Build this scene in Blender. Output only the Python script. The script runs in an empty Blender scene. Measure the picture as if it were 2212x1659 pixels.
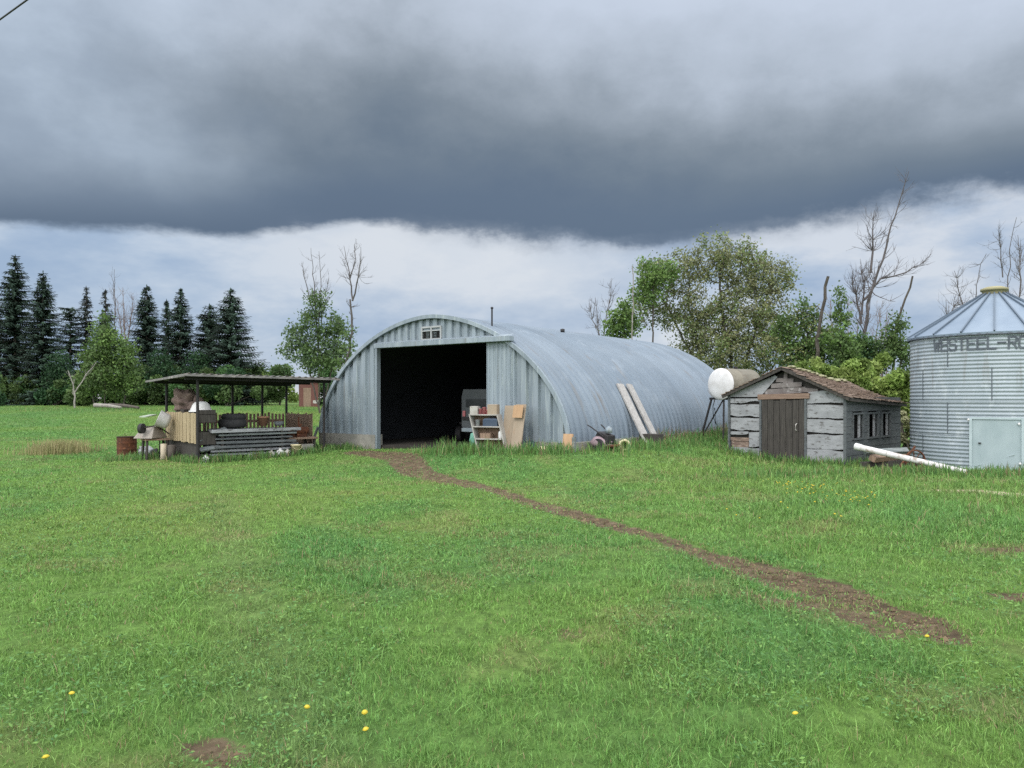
import bpy, math, random
import numpy as np
from mathutils import Matrix, Vector
SC = bpy.context.scene
COL = SC.collection
PI = math.pi
F, EYE, YH = 1650.0, 1.8, 861.0        # focal length in photo units, eye height, horizon row

# ------------------------------------------------------------------ camera
cam = bpy.data.objects.new('camera', bpy.data.cameras.new('camera'))
COL.objects.link(cam)
cam.location = (0, 0, EYE)
cam.rotation_euler = (PI/2, 0, 0)
cam.data.sensor_width = 36
cam.data.lens = 36*F/2212
cam.data.shift_y = (YH-829.5)/2212
cam.data.clip_end = 9000
cam.data.clip_start = 0.05
SC.camera = cam

# ------------------------------------------------------------------ light
SC.view_settings.view_transform = 'Standard'
SC.view_settings.look = 'None'
SC.view_settings.gamma = 1
SC.cycles.use_denoising = False
SC.view_settings.exposure = 0.0
SUN_EL, SUN_AZ = math.radians(48), math.radians(205)     # azimuth clockwise from +Y (behind the camera)
sun = bpy.data.objects.new('sun', bpy.data.lights.new('sun', 'SUN'))
COL.objects.link(sun)
sun.data.energy = 1.5
sun.data.angle = math.radians(16)
sun.data.color = (1, .96, .9)
sd = Vector((math.sin(SUN_AZ)*math.cos(SUN_EL), math.cos(SUN_AZ)*math.cos(SUN_EL), math.sin(SUN_EL)))
sun.rotation_euler = sd.to_track_quat('Z', 'Y').to_euler()
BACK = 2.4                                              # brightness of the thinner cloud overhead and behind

def lin(r, g, b):
    f = lambda c: (c/12.92 if c <= .04045 else ((c+.055)/1.055)**2.4)
    return (f(r/255), f(g/255), f(b/255), 1)

W = bpy.data.worlds.new('World'); SC.world = W; W.use_nodes = True
nt = W.node_tree; nt.nodes.clear()
def N(t, **k):
    n = nt.nodes.new(t)
    for a, v in k.items(): setattr(n, a, v)
    return n
def L(a, b): nt.links.new(a, b)
def mth(op, a, b=None, c=None, clamp=False):
    n = N('ShaderNodeMath', operation=op, use_clamp=clamp)
    for i, v in enumerate((a, b, c)):
        if v is None: continue
        if isinstance(v, (int, float)): n.inputs[i].default_value = v
        else: L(v, n.inputs[i])
    return n.outputs[0]
def sstep(x, a, b):
    n = N('ShaderNodeMapRange', interpolation_type='SMOOTHSTEP'); n.clamp = True
    L(x, n.inputs[0]); n.inputs[1].default_value = a; n.inputs[2].default_value = b
    return n.outputs[0]
def mixc(f, a, b):
    n = N('ShaderNodeMix', data_type='RGBA')
    for s, v in ((0, f), (6, a), (7, b)):
        if isinstance(v, (int, float, tuple)): n.inputs[s].default_value = v
        else: L(v, n.inputs[s])
    return n.outputs[2]
def ramp(x, stops):
    n = N('ShaderNodeValToRGB'); e = n.color_ramp.elements
    while len(e) < len(stops): e.new(.5)
    for k, (p, c) in enumerate(stops): e[k].position = p; e[k].color = c
    L(x, n.inputs[0]); return n.outputs[0]
tc = N('ShaderNodeTexCoord')
sep = N('ShaderNodeSeparateXYZ'); L(tc.outputs['Generated'], sep.inputs[0])
az = mth('ARCTAN2', sep.outputs[0], sep.outputs[1])
el = mth('ARCSINE', sep.outputs[2])
cmb = N('ShaderNodeCombineXYZ'); L(az, cmb.inputs[0]); L(el, cmb.inputs[1])
def noise(scale, sx, sy, det=5, rough=.55, off=0.0):
    m = N('ShaderNodeMapping'); L(cmb.outputs[0], m.inputs[0])
    m.inputs['Scale'].default_value = (sx, sy, 1); m.inputs['Location'].default_value = (off, off*.7, off*1.3)
    n = N('ShaderNodeTexNoise'); L(m.outputs[0], n.inputs['Vector'])
    n.inputs['Scale'].default_value = scale; n.inputs['Detail'].default_value = det; n.inputs['Roughness'].default_value = rough
    return mth('SUBTRACT', n.outputs[0], .5)
edge_px = [(-300,495),(0,495),(200,501),(430,506),(650,490),(810,477),(900,485),(1100,514),(1350,539),(1450,531),(1600,508),(1750,490),(1900,452),(2060,436),(2212,408),(2600,380)]
fc = N('ShaderNodeFloatCurve'); cu = fc.mapping.curves[0]
pts = []
for px, py in edge_px:
    a = math.atan((px-1106)/F); e = math.atan((YH-py)/F*math.cos(a)); pts.append(((a+.8)/1.6, e/.4))
cu.points[0].location = pts[0]; cu.points[1].location = pts[-1]
for p in pts[1:-1]: cu.points.new(*p)
fc.mapping.update()
L(mth('MULTIPLY_ADD', az, 1/1.6, .5, clamp=True), fc.inputs['Value'])
edge = mth('MULTIPLY', fc.outputs[0], .4)
s0 = mth('SUBTRACT', el, edge)
wisp = noise(5, 1.0, 2.6, 7, .62, 3.1)
rag = noise(14, 1.0, 1.4, 6, .65, 9.1)
softw = sstep(mth('ADD', noise(2.0, 1, 1, 2, .5, 4.4), mth('MULTIPLY', az, .35)), -.12, .18)
s_edge = mth('ADD', s0, mth('ADD', mth('MULTIPLY', wisp, .045), mth('MULTIPLY', rag, mth('MULTIPLY_ADD', softw, .05, .014))))
deck = mixc(softw, sstep(s_edge, -.006, .010), sstep(s_edge, -.022, .022))
big = noise(2.2, 1.0, 1.5, 4, .5, 1.7)
fine = noise(6, 1.0, 1.5, 6, .55, 7.7)
bias = mth('MULTIPLY', mth('MAXIMUM', mth('SUBTRACT', az, .12), 0.0), .26)
s1 = mth('ADD', s0, mth('MULTIPLY', sstep(s0, .0, .1), mth('ADD', bias, mth('ADD', mth('MULTIPLY', big, .18), mth('ADD', mth('MULTIPLY', fine, .14), mth('MULTIPLY', rag, .05))))))
deckc = ramp(mth('MULTIPLY', s1, 1/.4, clamp=True), [(0, lin(93,109,130)), (.10, lin(98,114,134)), (.22, lin(112,126,141)), (.34, lin(131,143,155)), (.46, lin(158,169,181)), (.58, lin(186,197,211)), (.72, lin(203,214,230)), (1, lin(214,225,241))])
leftw = mth('MULTIPLY', sstep(mth('MULTIPLY_ADD', noise(2.6, 1.0, 1.6, 5, .6, 5.3), .5, az), -.22, -.60), sstep(s0, .0, .11))
deckc = mixc(mth('MULTIPLY', leftw, .75), deckc, mixc(sstep(fine, -.15, .2), lin(166,181,199), lin(192,208,226)))
lo = noise(3.4, 1.0, 2.6, 7, .6, 11.3)
lowc = ramp(mth('ADD', mth('MULTIPLY', lo, 2.9), .5, clamp=True), [(.15, lin(161,181,208)), (.45, lin(184,199,219)), (.78, lin(214,221,231))])
glow = mth('MULTIPLY', sstep(s0, -.13, -.01), sstep(mth('ABSOLUTE', mth('ADD', az, .08)), .36, .05))
lowc = mixc(mth('MULTIPLY', sstep(az, -.12, -.5), .6), lowc, mixc(sstep(lo, -.12, .12), lin(160,183,211), lin(188,206,226)))
lowc = mixc(mth('MULTIPLY', glow, .8), lowc, lin(224,229,235))
lowc = mixc(sstep(el, .035, .0), lowc, lin(222,224,228))
cloud = mixc(deck, lowc, deckc)
sky = N('ShaderNodeTexSky', sky_type='NISHITA'); sky.sun_disc = False
sky.sun_elevation = SUN_EL; sky.sun_rotation = SUN_AZ
skyv = N('ShaderNodeVectorMath', operation='SCALE'); L(sky.outputs[0], skyv.inputs[0]); skyv.inputs[3].default_value = .1
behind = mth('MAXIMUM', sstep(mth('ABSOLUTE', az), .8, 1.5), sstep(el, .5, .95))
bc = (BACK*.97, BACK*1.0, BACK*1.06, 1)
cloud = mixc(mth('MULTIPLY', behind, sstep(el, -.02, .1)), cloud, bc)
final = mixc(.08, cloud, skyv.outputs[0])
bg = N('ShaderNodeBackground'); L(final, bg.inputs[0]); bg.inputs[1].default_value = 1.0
wo = N('ShaderNodeOutputWorld'); L(bg.outputs[0], wo.inputs[0])

# ------------------------------------------------------------------ helpers: terrain, materials, meshes
rnd = random.Random(4)
HTH, HO = .639, (-2.501, 22.985)           # quonset: turn and front centre
HC, HS = math.cos(HTH), math.sin(HTH)
HA, HZ, HB, HN, HL = 4.97, .64, 3.62, 1.81, 13.4
def hut_w(u, v): return (HO[0]+HC*u+HS*v, HO[1]-HS*u+HC*v)
def sm(t):
    t = np.clip(t, 0, 1); return t*t*(3-2*t)
def vn(x, y, seed=0):                       # value noise 0..1
    x = np.asarray(x, float); y = np.asarray(y, float)
    xi = np.floor(x).astype(np.int64); yi = np.floor(y).astype(np.int64)
    fx = x-xi; fy = y-yi; fx = fx*fx*(3-2*fx); fy = fy*fy*(3-2*fy)
    def h(a, b):
        n = (a*374761393+b*668265263+seed*974634777) & 0x7fffffff
        n = ((n ^ (n >> 13))*1274126177) & 0x7fffffff
        n = (n ^ (n >> 16)) & 0xffff
        return n/65535.0
    return (h(xi,yi)*(1-fx)+h(xi+1,yi)*fx)*(1-fy)+(h(xi,yi+1)*(1-fx)+h(xi+1,yi+1)*fx)*fy
def fbm(x, y, seed=0, o=3):
    s = 0; a = .5; t = 0
    for k in range(o):
        s = s+a*vn(x*2**k, y*2**k, seed+k*17); t += a; a *= .5
    return s/t
def gnd(x, y):
    x = np.asarray(x, float); y = np.asarray(y, float)
    z = 1.15*sm((y-36)/50)+.25*sm((y-86)/200)
    dx = x-HO[0]; dy = y-HO[1]
    u = HC*dx-HS*dy; v = HS*dx+HC*dy
    d = np.hypot(np.maximum(np.abs(u)-HA-.9, 0), np.maximum(np.maximum(-v-.7, v-HL-1), 0))
    z = z+(.10+.32*sm((u+5)/8.5))*sm(1-d/3.2)
    near = sm((60-y)/30)
    z = z+near*(.05*(fbm(x*.35, y*.35, 5)-.5)+.03*(fbm(x*1.3, y*1.3, 8)-.5))
    return z
def gz(x, y): return float(gnd(x, y))
def at(px, d): return (px-1106)/F*d
def zat(py, d): return EYE+(YH-py)*d/F
def gp(px, py): 
    d = EYE*F/(py-YH); return at(px, d), d

def mat(name, c1, c2=None, scale=3, rough=.7, metal=0, bump=.0, stretch=(1,1,1), c3=None, fs=40, detail=5, lo=.35, hi=.65, spec=.4, panel=None, streak=None):
    m = bpy.data.materials.new(name); m.use_nodes = True
    t = m.node_tree; b = t.nodes['Principled BSDF']
    b.inputs['Roughness'].default_value = rough; b.inputs['Metallic'].default_value = metal
    b.inputs['Specular IOR Level'].default_value = spec
    c2 = c2 or tuple(c*.8 for c in c1)
    co = t.nodes.new('ShaderNodeTexCoord'); mp = t.nodes.new('ShaderNodeMapping')
    mp.inputs['Scale'].default_value = stretch; t.links.new(co.outputs['Object'], mp.inputs[0])
    n = t.nodes.new('ShaderNodeTexNoise'); n.inputs['Scale'].default_value = scale; n.inputs['Detail'].default_value = detail; n.inputs['Roughness'].default_value = .6
    t.links.new(mp.outputs[0], n.inputs['Vector'])
    r = t.nodes.new('ShaderNodeValToRGB'); e = r.color_ramp.elements
    e[0].position = lo; e[0].color = (*c1, 1); e[1].position = hi; e[1].color = (*c2, 1)
    t.links.new(n.outputs[0], r.inputs[0]); out = r.outputs[0]
    n2 = t.nodes.new('ShaderNodeTexNoise'); n2.inputs['Scale'].default_value = fs; n2.inputs['Detail'].default_value = 4
    t.links.new(mp.outputs[0], n2.inputs['Vector'])
    if c3:
        r2 = t.nodes.new('ShaderNodeValToRGB'); e = r2.color_ramp.elements
        e[0].position = .56; e[0].color = (0,0,0,1); e[1].position = .68; e[1].color = (1,1,1,1)
        t.links.new(n2.outputs[0], r2.inputs[0])
        mx = t.nodes.new('ShaderNodeMix'); mx.data_type = 'RGBA'
        t.links.new(r2.outputs[0], mx.inputs[0]); t.links.new(out, mx.inputs[6]); mx.inputs[7].default_value = (*c3, 1)
        out = mx.outputs[2]
    def sep_axis(ax):
        sp_ = t.nodes.new('ShaderNodeSeparateXYZ'); t.links.new(co.outputs['Object'], sp_.inputs[0]); return sp_.outputs['xyz'.index(ax)]
    def mm(op, x, y):
        q = t.nodes.new('ShaderNodeMath'); q.operation = op
        for i, v in enumerate((x, y)):
            if isinstance(v, (int, float)): q.inputs[i].default_value = v
            else: t.links.new(v, q.inputs[i])
        return q.outputs[0]
    if panel:                                  # each sheet weathered a little differently
        wn = t.nodes.new('ShaderNodeTexWhiteNoise'); wn.noise_dimensions = '1D'
        t.links.new(mm('FLOOR', mm('DIVIDE', sep_axis(panel[0]), panel[1]), 0), wn.inputs['W'])
        fac = mm('ADD', mm('MULTIPLY', wn.outputs[0], panel[2]*2), 1-panel[2])
        mx = t.nodes.new('ShaderNodeMix'); mx.data_type = 'RGBA'; mx.blend_type = 'MULTIPLY'; mx.inputs[0].default_value = 1
        t.links.new(out, mx.inputs[6]); t.links.new(fac, mx.inputs[7]); out = mx.outputs[2]
    if streak:                                 # rust runs and splashed dirt
        mp3 = t.nodes.new('ShaderNodeMapping'); mp3.inputs['Scale'].default_value = streak[0]; t.links.new(co.outputs['Object'], mp3.inputs[0])
        n3 = t.nodes.new('ShaderNodeTexNoise'); n3.inputs['Scale'].default_value = 1; n3.inputs['Detail'].default_value = 6; t.links.new(mp3.outputs[0], n3.inputs['Vector'])
        r3 = t.nodes.new('ShaderNodeValToRGB'); e = r3.color_ramp.elements; e[0].position = streak[2]; e[0].color = (0,0,0,1); e[1].position = streak[2]+.16; e[1].color = (.75,.75,.75,1)
        t.links.new(n3.outputs[0], r3.inputs[0]); mx = t.nodes.new('ShaderNodeMix'); mx.data_type = 'RGBA'
        t.links.new(r3.outputs[0], mx.inputs[0]); t.links.new(out, mx.inputs[6]); mx.inputs[7].default_value = (*streak[1], 1); out = mx.outputs[2]
    t.links.new(out, b.inputs['Base Color'])
    if bump:
        bp = t.nodes.new('ShaderNodeBump'); bp.inputs['Strength'].default_value = bump; bp.inputs['Distance'].default_value = .02
        t.links.new(n2.outputs[0], bp.inputs['Height']); t.links.new(bp.outputs[0], b.inputs['Normal'])
    return m
def attr_mat(name, rough=.6, trans=.0, gain=1.0):
    m = bpy.data.materials.new(name); m.use_nodes = True
    t = m.node_tree; b = t.nodes['Principled BSDF']
    a = t.nodes.new('ShaderNodeAttribute'); a.attribute_name = 'tint'
    b.inputs['Roughness'].default_value = rough; b.inputs['Specular IOR Level'].default_value = .25
    t.links.new(a.outputs['Color'], b.inputs['Base Color'])
    if trans:
        tr = t.nodes.new('ShaderNodeBsdfTranslucent'); t.links.new(a.outputs['Color'], tr.inputs[0])
        mx = t.nodes.new('ShaderNodeMixShader'); mx.inputs[0].default_value = trans
        t.links.new(b.outputs[0], mx.inputs[1]); t.links.new(tr.outputs[0], mx.inputs[2])
        t.links.new(mx.outputs[0], t.nodes['Material Output'].inputs[0])
    return m

def link(name, me, m=None, parent=None):
    o = bpy.data.objects.new(name, me); COL.objects.link(o)
    if m: me.materials.append(m)
    if parent: o.parent = parent
    return o
def np_mesh(name, V, loops, sizes, tint=None, smooth=False):
    me = bpy.data.meshes.new(name)
    V = np.asarray(V, np.float32); loops = np.asarray(loops, np.int32).ravel(); sizes = np.asarray(sizes, np.int32)
    me.vertices.add(len(V)); me.vertices.foreach_set('co', V.ravel())
    me.loops.add(len(loops)); me.loops.foreach_set('vertex_index', loops)
    me.polygons.add(len(sizes))
    st = np.concatenate([[0], np.cumsum(sizes)[:-1]]).astype(np.int32)
    me.polygons.foreach_set('loop_start', st)
    me.polygons.foreach_set('use_smooth', np.full(len(sizes), smooth))
    me.update(calc_edges=True)
    if tint is not None:
        a = me.attributes.new('tint', 'FLOAT_COLOR', 'POINT')
        c = np.ones((len(V), 4), np.float32); c[:, :3] = tint; a.data.foreach_set('color', c.ravel())
    return me
class MB:
    def __init__(s): s.v = []; s.f = []; s.sm = []
    def add(s, V, Fc, smooth=False):
        k = len(s.v); s.v += [tuple(p) for p in V]; s.f += [tuple(i+k for i in f) for f in Fc]; s.sm += [smooth]*len(Fc); return s
    def box(s, c, d, rot=None, taper=1):
        x, y, z = (q/2 for q in d); P = [Vector((sx*x*(taper if sz > 0 else 1), sy*y*(taper if sz > 0 else 1), sz*z)) for sz in (-1,1) for sy in (-1,1) for sx in (-1,1)]
        if rot: P = [rot @ p for p in P]
        c = Vector(c); P = [p+c for p in P]
        return s.add(P, [(0,2,3,1),(4,5,7,6),(0,1,5,4),(2,6,7,3),(0,4,6,2),(1,3,7,5)])
    def bar(s, a, b, w, h, roll=0):                # board from a to b: w across, h thick
        a = Vector(a); b = Vector(b); d = b-a; q = d.to_track_quat('X', 'Z').to_matrix() @ Matrix.Rotation(roll, 3, 'X')
        return s.box((a+b)/2, (d.length, w, h), q)
    def tube(s, P, R, n=8, cap=True):
        P = [Vector(p) for p in P]; V = []; Fc = []
        if not isinstance(R, (list, tuple)): R = [R]*len(P)
        for i, p in enumerate(P):
            t = (P[min(i+1, len(P)-1)]-P[max(i-1, 0)]).normalized(); q = t.to_track_quat('Z', 'Y').to_matrix()
            for k in range(n): V.append(p+q @ Vector((math.cos(2*PI*k/n)*R[i], math.sin(2*PI*k/n)*R[i], 0)))
        for i in range(len(P)-1):
            for k in range(n): Fc.append((i*n+k, i*n+(k+1)%n, (i+1)*n+(k+1)%n, (i+1)*n+k))
        s.add(V, Fc, True)
        if cap: s.add(V[:n][::-1]+V[-n:], [tuple(range(n)), tuple(range(n, 2*n))])
        return s
    def lathe(s, prof, n=24, M=None, smooth=True):  # prof (r,z)
        V = []; Fc = []
        for r, z in prof:
            for k in range(n):
                p = Vector((r*math.cos(2*PI*k/n), r*math.sin(2*PI*k/n), z)); V.append(M @ p if M else p)
        for i in range(len(prof)-1):
            for k in range(n): Fc.append((i*n+k, i*n+(k+1)%n, (i+1)*n+(k+1)%n, (i+1)*n+k))
        return s.add(V, Fc, smooth)
    def blob(s, c, d, seed, amp=.18, n=14, freq=2.2, cut=None):
        r = random.Random(seed); V = []; Fc = []; ph = [r.random()*6 for _ in range(6)]
        for i in range(n+1):
            th = PI*i/n
            for k in range(2*n):
                f = 2*PI*k/(2*n); p = Vector((math.sin(th)*math.cos(f), math.sin(th)*math.sin(f), math.cos(th)))
                w = 1+amp*(math.sin(freq*2*p.x+ph[0])*math.sin(freq*1.7*p.y+ph[1])+.6*math.sin(freq*4*p.z+ph[2]+3*p.x)+.5*math.sin(freq*5*p.y+ph[3]+p.z*4))
                q = Vector((p.x*d[0]*w, p.y*d[1]*w, p.z*d[2]*w))
                if cut is not None: q.z = max(q.z, cut)
                V.append(q+Vector(c))
        for i in range(n):
            for k in range(2*n): Fc.append((i*2*n+k, (i+1)*2*n+k, (i+1)*2*n+(k+1)%(2*n), i*2*n+(k+1)%(2*n)))
        return s.add(V, Fc, True)
    def build(s, name, m, parent=None, bevel=0):
        me = bpy.data.meshes.new(name); me.from_pydata(s.v, [], s.f); me.polygons.foreach_set('use_smooth', s.sm); me.update()
        o = link(name, me, m, parent)
        if bevel:
            b = o.modifiers.new('bevel', 'BEVEL'); b.width = bevel; b.segments = 2; b.limit_method = 'ANGLE'
        return o
def tag(o, label=None, cat=None, group=None, kind=None):
    for k, v in (('label', label), ('category', cat), ('group', group), ('kind', kind)):
        if v: o[k] = v
    return o
def thing(name, label, cat, loc=(0,0,0), rz=0, group=None):
    o = bpy.data.objects.new(name, None); COL.objects.link(o); o.location = loc; o.rotation_euler = (0,0,rz); o.empty_display_size = .2
    return tag(o, label, cat, group)
def place(o, x, y, z=None, rz=0):
    o.location = (x, y, gz(x, y) if z is None else z); o.rotation_euler = (0,0,rz); return o

# materials (real base colours)
galv = mat('galvanised_sheet', (.143,.181,.220), (.180,.219,.258), .7, .55, .1, .04, (1,.5,.35), c3=(.186,.225,.264), fs=2.5, panel=('y',.6,.07), streak=((1.2,7,.5),(.15,.14,.13),.60))
galv2 = mat('galvanised_wall', (.182,.222,.250), (.25,.293,.322), 1.6, .55, .05, .03, (3,1,.25), c3=(.29,.335,.345), fs=5, panel=('x',.8,.08), streak=((9,1,.7),(.17,.165,.15),.60))
binm = mat('bin_sheet', (.245,.288,.312), (.305,.345,.37), 1.3, .5, .05, .03, (1,1,.5), c3=(.36,.40,.42), fs=4, panel=('z',.8575,.06), streak=((6,6,.6),(.19,.185,.17),.60))
binroof = mat('bin_roof', (.165,.215,.275), (.21,.262,.32), 1.2, .5, .2, .02)
concrete = mat('concrete', (.30,.285,.25), (.20,.195,.17), 2.2, .9, 0, .3, c3=(.22,.21,.19), fs=7)
dark_steel = mat('dark_steel', (.018,.018,.02), (.035,.03,.028), 6, .6, .3)
rust = mat('rust', (.13,.045,.02), (.06,.025,.014), 4, .85, .1, .3, c3=(.20,.08,.035), fs=12)
tan_wood = mat('tan_wood', (.42,.335,.205), (.31,.24,.14), 3, .8, 0, .1, (6,6,.7))
brown_wood = mat('brown_wood', (.27,.185,.13), (.17,.115,.08), 3, .85, 0, .1, (6,6,.7))
grey_wood = mat('grey_wood', (.20,.22,.215), (.115,.13,.13), 2.5, .85, 0, .2, (.6,6,6), c3=(.07,.07,.065), fs=12)
dark_wood = mat('dark_wood', (.035,.031,.027), (.07,.062,.053), 3, .85, 0, .25, (9,9,.5), c3=(.022,.02,.018), fs=9)
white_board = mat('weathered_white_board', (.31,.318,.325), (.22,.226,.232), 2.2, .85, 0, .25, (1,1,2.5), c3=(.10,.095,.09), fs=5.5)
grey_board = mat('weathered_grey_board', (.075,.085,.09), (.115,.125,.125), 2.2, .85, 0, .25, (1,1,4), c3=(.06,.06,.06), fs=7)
shingle = mat('old_shingles', (.165,.115,.085), (.235,.175,.135), 5, .9, 0, .5, (1,1,1), c3=(.10,.075,.055), fs=18)
lintel_wood = mat('lintel_wood', (.24,.165,.12), (.16,.105,.078), 3, .85, 0, .2, (.7,5,5))
white_paint = mat('white_paint', (.66,.66,.65), (.52,.51,.49), 2.5, .6, 0, .05)
dirty_white = mat('dirty_white', (.45,.435,.40), (.31,.29,.255), 3, .7, 0, .1, c3=(.30,.26,.22), fs=10)
cream = mat('cream_plastic', (.66,.58,.36), (.58,.50,.31), 4, .5)
beige = mat('beige_steel', (.34,.305,.265), (.25,.22,.185), 3, .6, 0, .05, c3=(.26,.21,.17), fs=8)
tank_side = mat('stained_tank', (.22,.20,.155), (.15,.135,.10), 3, .7, 0, .1, (1,1,2), c3=(.17,.14,.10), fs=8)
rubber = mat('rubber', (.02,.02,.022), (.035,.033,.033), 8, .8, 0, .3)
black = mat('black_paint', (.012,.012,.013), (.02,.02,.02), 5, .55)
burlap = mat('brown_cloth', (.20,.14,.12), (.11,.08,.065), 5, .95, 0, .5, c3=(.27,.2,.17), fs=16)
grey_bagm = mat('grey_bag', (.26,.27,.29), (.36,.38,.37), 5, .8, 0, .4)
yellow = mat('yellow_paint', (.55,.44,.10), (.45,.36,.10), 4, .6)
pink = mat('faded_red', (.42,.15,.15), (.30,.08,.09), 5, .6)
navy = mat('dark_blue', (.03,.05,.085), (.05,.07,.10), 4, .6)
teal = mat('teal_plastic', (.10,.26,.19), (.14,.33,.25), 4, .55)
ply = mat('plywood', (.27,.215,.155), (.34,.275,.205), 2, .85, 0, .1, (1.5,1.5,.5), c3=(.30,.22,.15), fs=5)
peach = mat('fresh_plank', (.42,.27,.155), (.34,.215,.12), 3, .8, 0, .1, (5,5,.6))
shelf_white = mat('shelf_board', (.40,.385,.35), (.29,.27,.245), 3, .75, 0, .08)
terracotta = mat('brown_carton', (.36,.20,.12), (.28,.15,.09), 4, .85)
redwall = mat('barn_red', (.15,.062,.05), (.11,.048,.038), 3, .85, 0, .15, (6,6,.7))
letter_m = mat('sign_grey', (.055,.066,.08), (.10,.118,.135), 9, .7)
camper_m = mat('camper_skin', (.085,.092,.096), (.055,.062,.066), 2, .5)
glass_m = mat('dark_glass', (.015,.018,.02), (.03,.033,.035), 3, .15)
bark = mat('bark', (.10,.085,.07), (.055,.047,.04), 6, .9, 0, .5, (1,1,.4))
pale_bark = mat('pale_bark', (.30,.28,.25), (.19,.17,.155), 5, .9, 0, .4, (1,1,.4))
grey_bark = mat('dead_bark', (.13,.115,.11), (.08,.07,.068), 6, .9, 0, .3, (1,1,.4))
leaf_m = attr_mat('leaves', .55, .35)
needle_m = attr_mat('needles', .7, .1)
blade_m = attr_mat('grass_blades', .5, .25)

# ------------------------------------------------------------------ ground
def seg_d(x, y, P):
    best = np.full(x.shape, 1e9); wid = np.zeros(x.shape)
    for (ax, ay, aw), (bx, by, bw) in zip(P[:-1], P[1:]):
        dx, dy = bx-ax, by-ay; t = np.clip(((x-ax)*dx+(y-ay)*dy)/(dx*dx+dy*dy), 0, 1)
        d = np.hypot(x-ax-t*dx, y-ay-t*dy); w = aw+(bw-aw)*t
        k = d-w < best; best = np.where(k, d-w, best)
    return best
def gline(pts): return [(*gp(px, py), w) for px, py, w in pts]
TRACKS = [(gline([(770,990,.35),(868,1003,.34),(905,1024,.30),(990,1041,.26),(1060,1056,.08),(1110,1072,.04)]), 1.0),
          (gline([(1095,1072,.06),(1150,1087,.12),(1220,1105,.16),(1300,1128,.10),(1400,1153,.07),(1490,1185,.02)]), 1.0),
          (gline([(1480,1185,.02),(1560,1210,.12),(1650,1238,.24),(1740,1262,.28),(1810,1284,.22),(1890,1310,.08),(1980,1340,.14),(2050,1375,.02)]), 1.0),
          (gline([(1640,1292,.0),(1720,1303,.02),(1800,1312,.03),(1870,1340,.03),(1940,1372,.02)]), .8),
          (gline([(2130,1188,.03),(2230,1187,.08),(2400,1190,.08)]), 1.0),
          (gline([(2185,1290,.03),(2260,1295,.08)]), .9),
          (gline([(820,978,.4),(960,975,.5),(1050,976,.2)]), .75),
          (gline([(462,1612,.02),(480,1622,.03)]), .9),
          (gline([(1234,1368,.0),(1244,1368,.0)]), .8)]
SAND = [(gline([(2010,1060,.10),(2110,1062,.2),(2240,1072,.3),(2500,1090,.3)]), 1.0), (gline([(1870,1048,.05),(1920,1047,.09)]), .7)]
def dirt(x, y):
    m = np.zeros(np.shape(x))
    for P, k in TRACKS: m = np.maximum(m, k*sm(1-(seg_d(x, y, P)+.10)/.45))
    return m
def sand(x, y):
    m = np.zeros(np.shape(x))
    for P, k in SAND: m = np.maximum(m, k*sm(1-(seg_d(x, y, P)+.06)/.25))
    return m
C_LAWN = np.array((.152,.278,.066)); C_YEL = np.array((.192,.282,.070)); C_LUSH = np.array((.108,.245,.070)); C_STRAW = np.array((.30,.25,.13)); C_DEEP = np.array((.06,.145,.03))
MOWN = gline([(470,1075,.2),(505,1160,.2),(545,1320,.2),(640,1650,.2)])
def lawn_col(x, y):
    n1 = fbm(x*.22+7, y*.16, 21); n2 = fbm(x*.9, y*.9, 33); n3 = fbm(x*.5+3, y*.35+9, 51)
    right = sm((x-1.0)/6)*sm((y-6)/5)*.55
    lush = np.clip(sm((n1-.50)/.22)*.65+right+.5*sm((n3-.56)/.12), 0, .9)
    c = C_LAWN+(C_LUSH-C_LAWN)*lush[..., None]
    yel = np.clip(sm((.5-n1)/.2)*.75+.3*sm((n2-.55)/.15)-right*.6, 0, 1)
    c = c+(C_YEL-c)*yel[..., None]*.8
    pale = sm(1-(seg_d(x, y, MOWN)+.15)/.5)*.4
    c = c+(np.array((.175,.235,.095))-c)*pale[..., None]
    dry = sm((fbm(x*1.1+40, y*1.1, 71)-.6)/.14)*.22
    return c+(C_STRAW-c)*dry[..., None], lush
gx = np.concatenate([-np.geomspace(14, 4000, 46)[::-1], np.arange(-13.9, 14.9, .13), np.geomspace(15, 4000, 46)])
gy = np.concatenate([-np.geomspace(4, 600, 14)[::-1], np.arange(-3, 2, .5), np.arange(2, 22, .12), np.arange(22, 48, .4), np.geomspace(48, 6000, 60)])
GX, GY = np.meshgrid(gx, gy); gv = np.stack([GX, GY, gnd(GX, GY)], -1)
dm = dirt(GX, GY); sa = sand(GX, GY)
gv[..., 2] -= .035*dm*(.4+fbm(GX*4, GY*4, 3))
nx, ny = len(gx), len(gy)
ii = (np.arange(ny-1)[:, None]*nx+np.arange(nx-1)[None]).ravel()
gcol, _ = lawn_col(GX, GY)
me = np_mesh('ground', gv.reshape(-1, 3), np.stack([ii, ii+1, ii+nx+1, ii+nx], -1), np.full(len(ii), 4), gcol.reshape(-1, 3), True)
for nm, arr in (('dirt', dm), ('sand', sa)):
    a = me.attributes.new(nm, 'FLOAT', 'POINT'); a.data.foreach_set('value', arr.ravel().astype(np.float32))
gm = bpy.data.materials.new('ground_sheet'); gm.use_nodes = True
t = gm.node_tree; b = t.nodes['Principled BSDF']; b.inputs['Roughness'].default_value = .9; b.inputs['Specular IOR Level'].default_value = .15
def gn(tp, **k):
    n = t.nodes.new(tp)
    for q, v in k.items(): setattr(n, q, v)
    return n
co = gn('ShaderNodeTexCoord')
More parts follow.
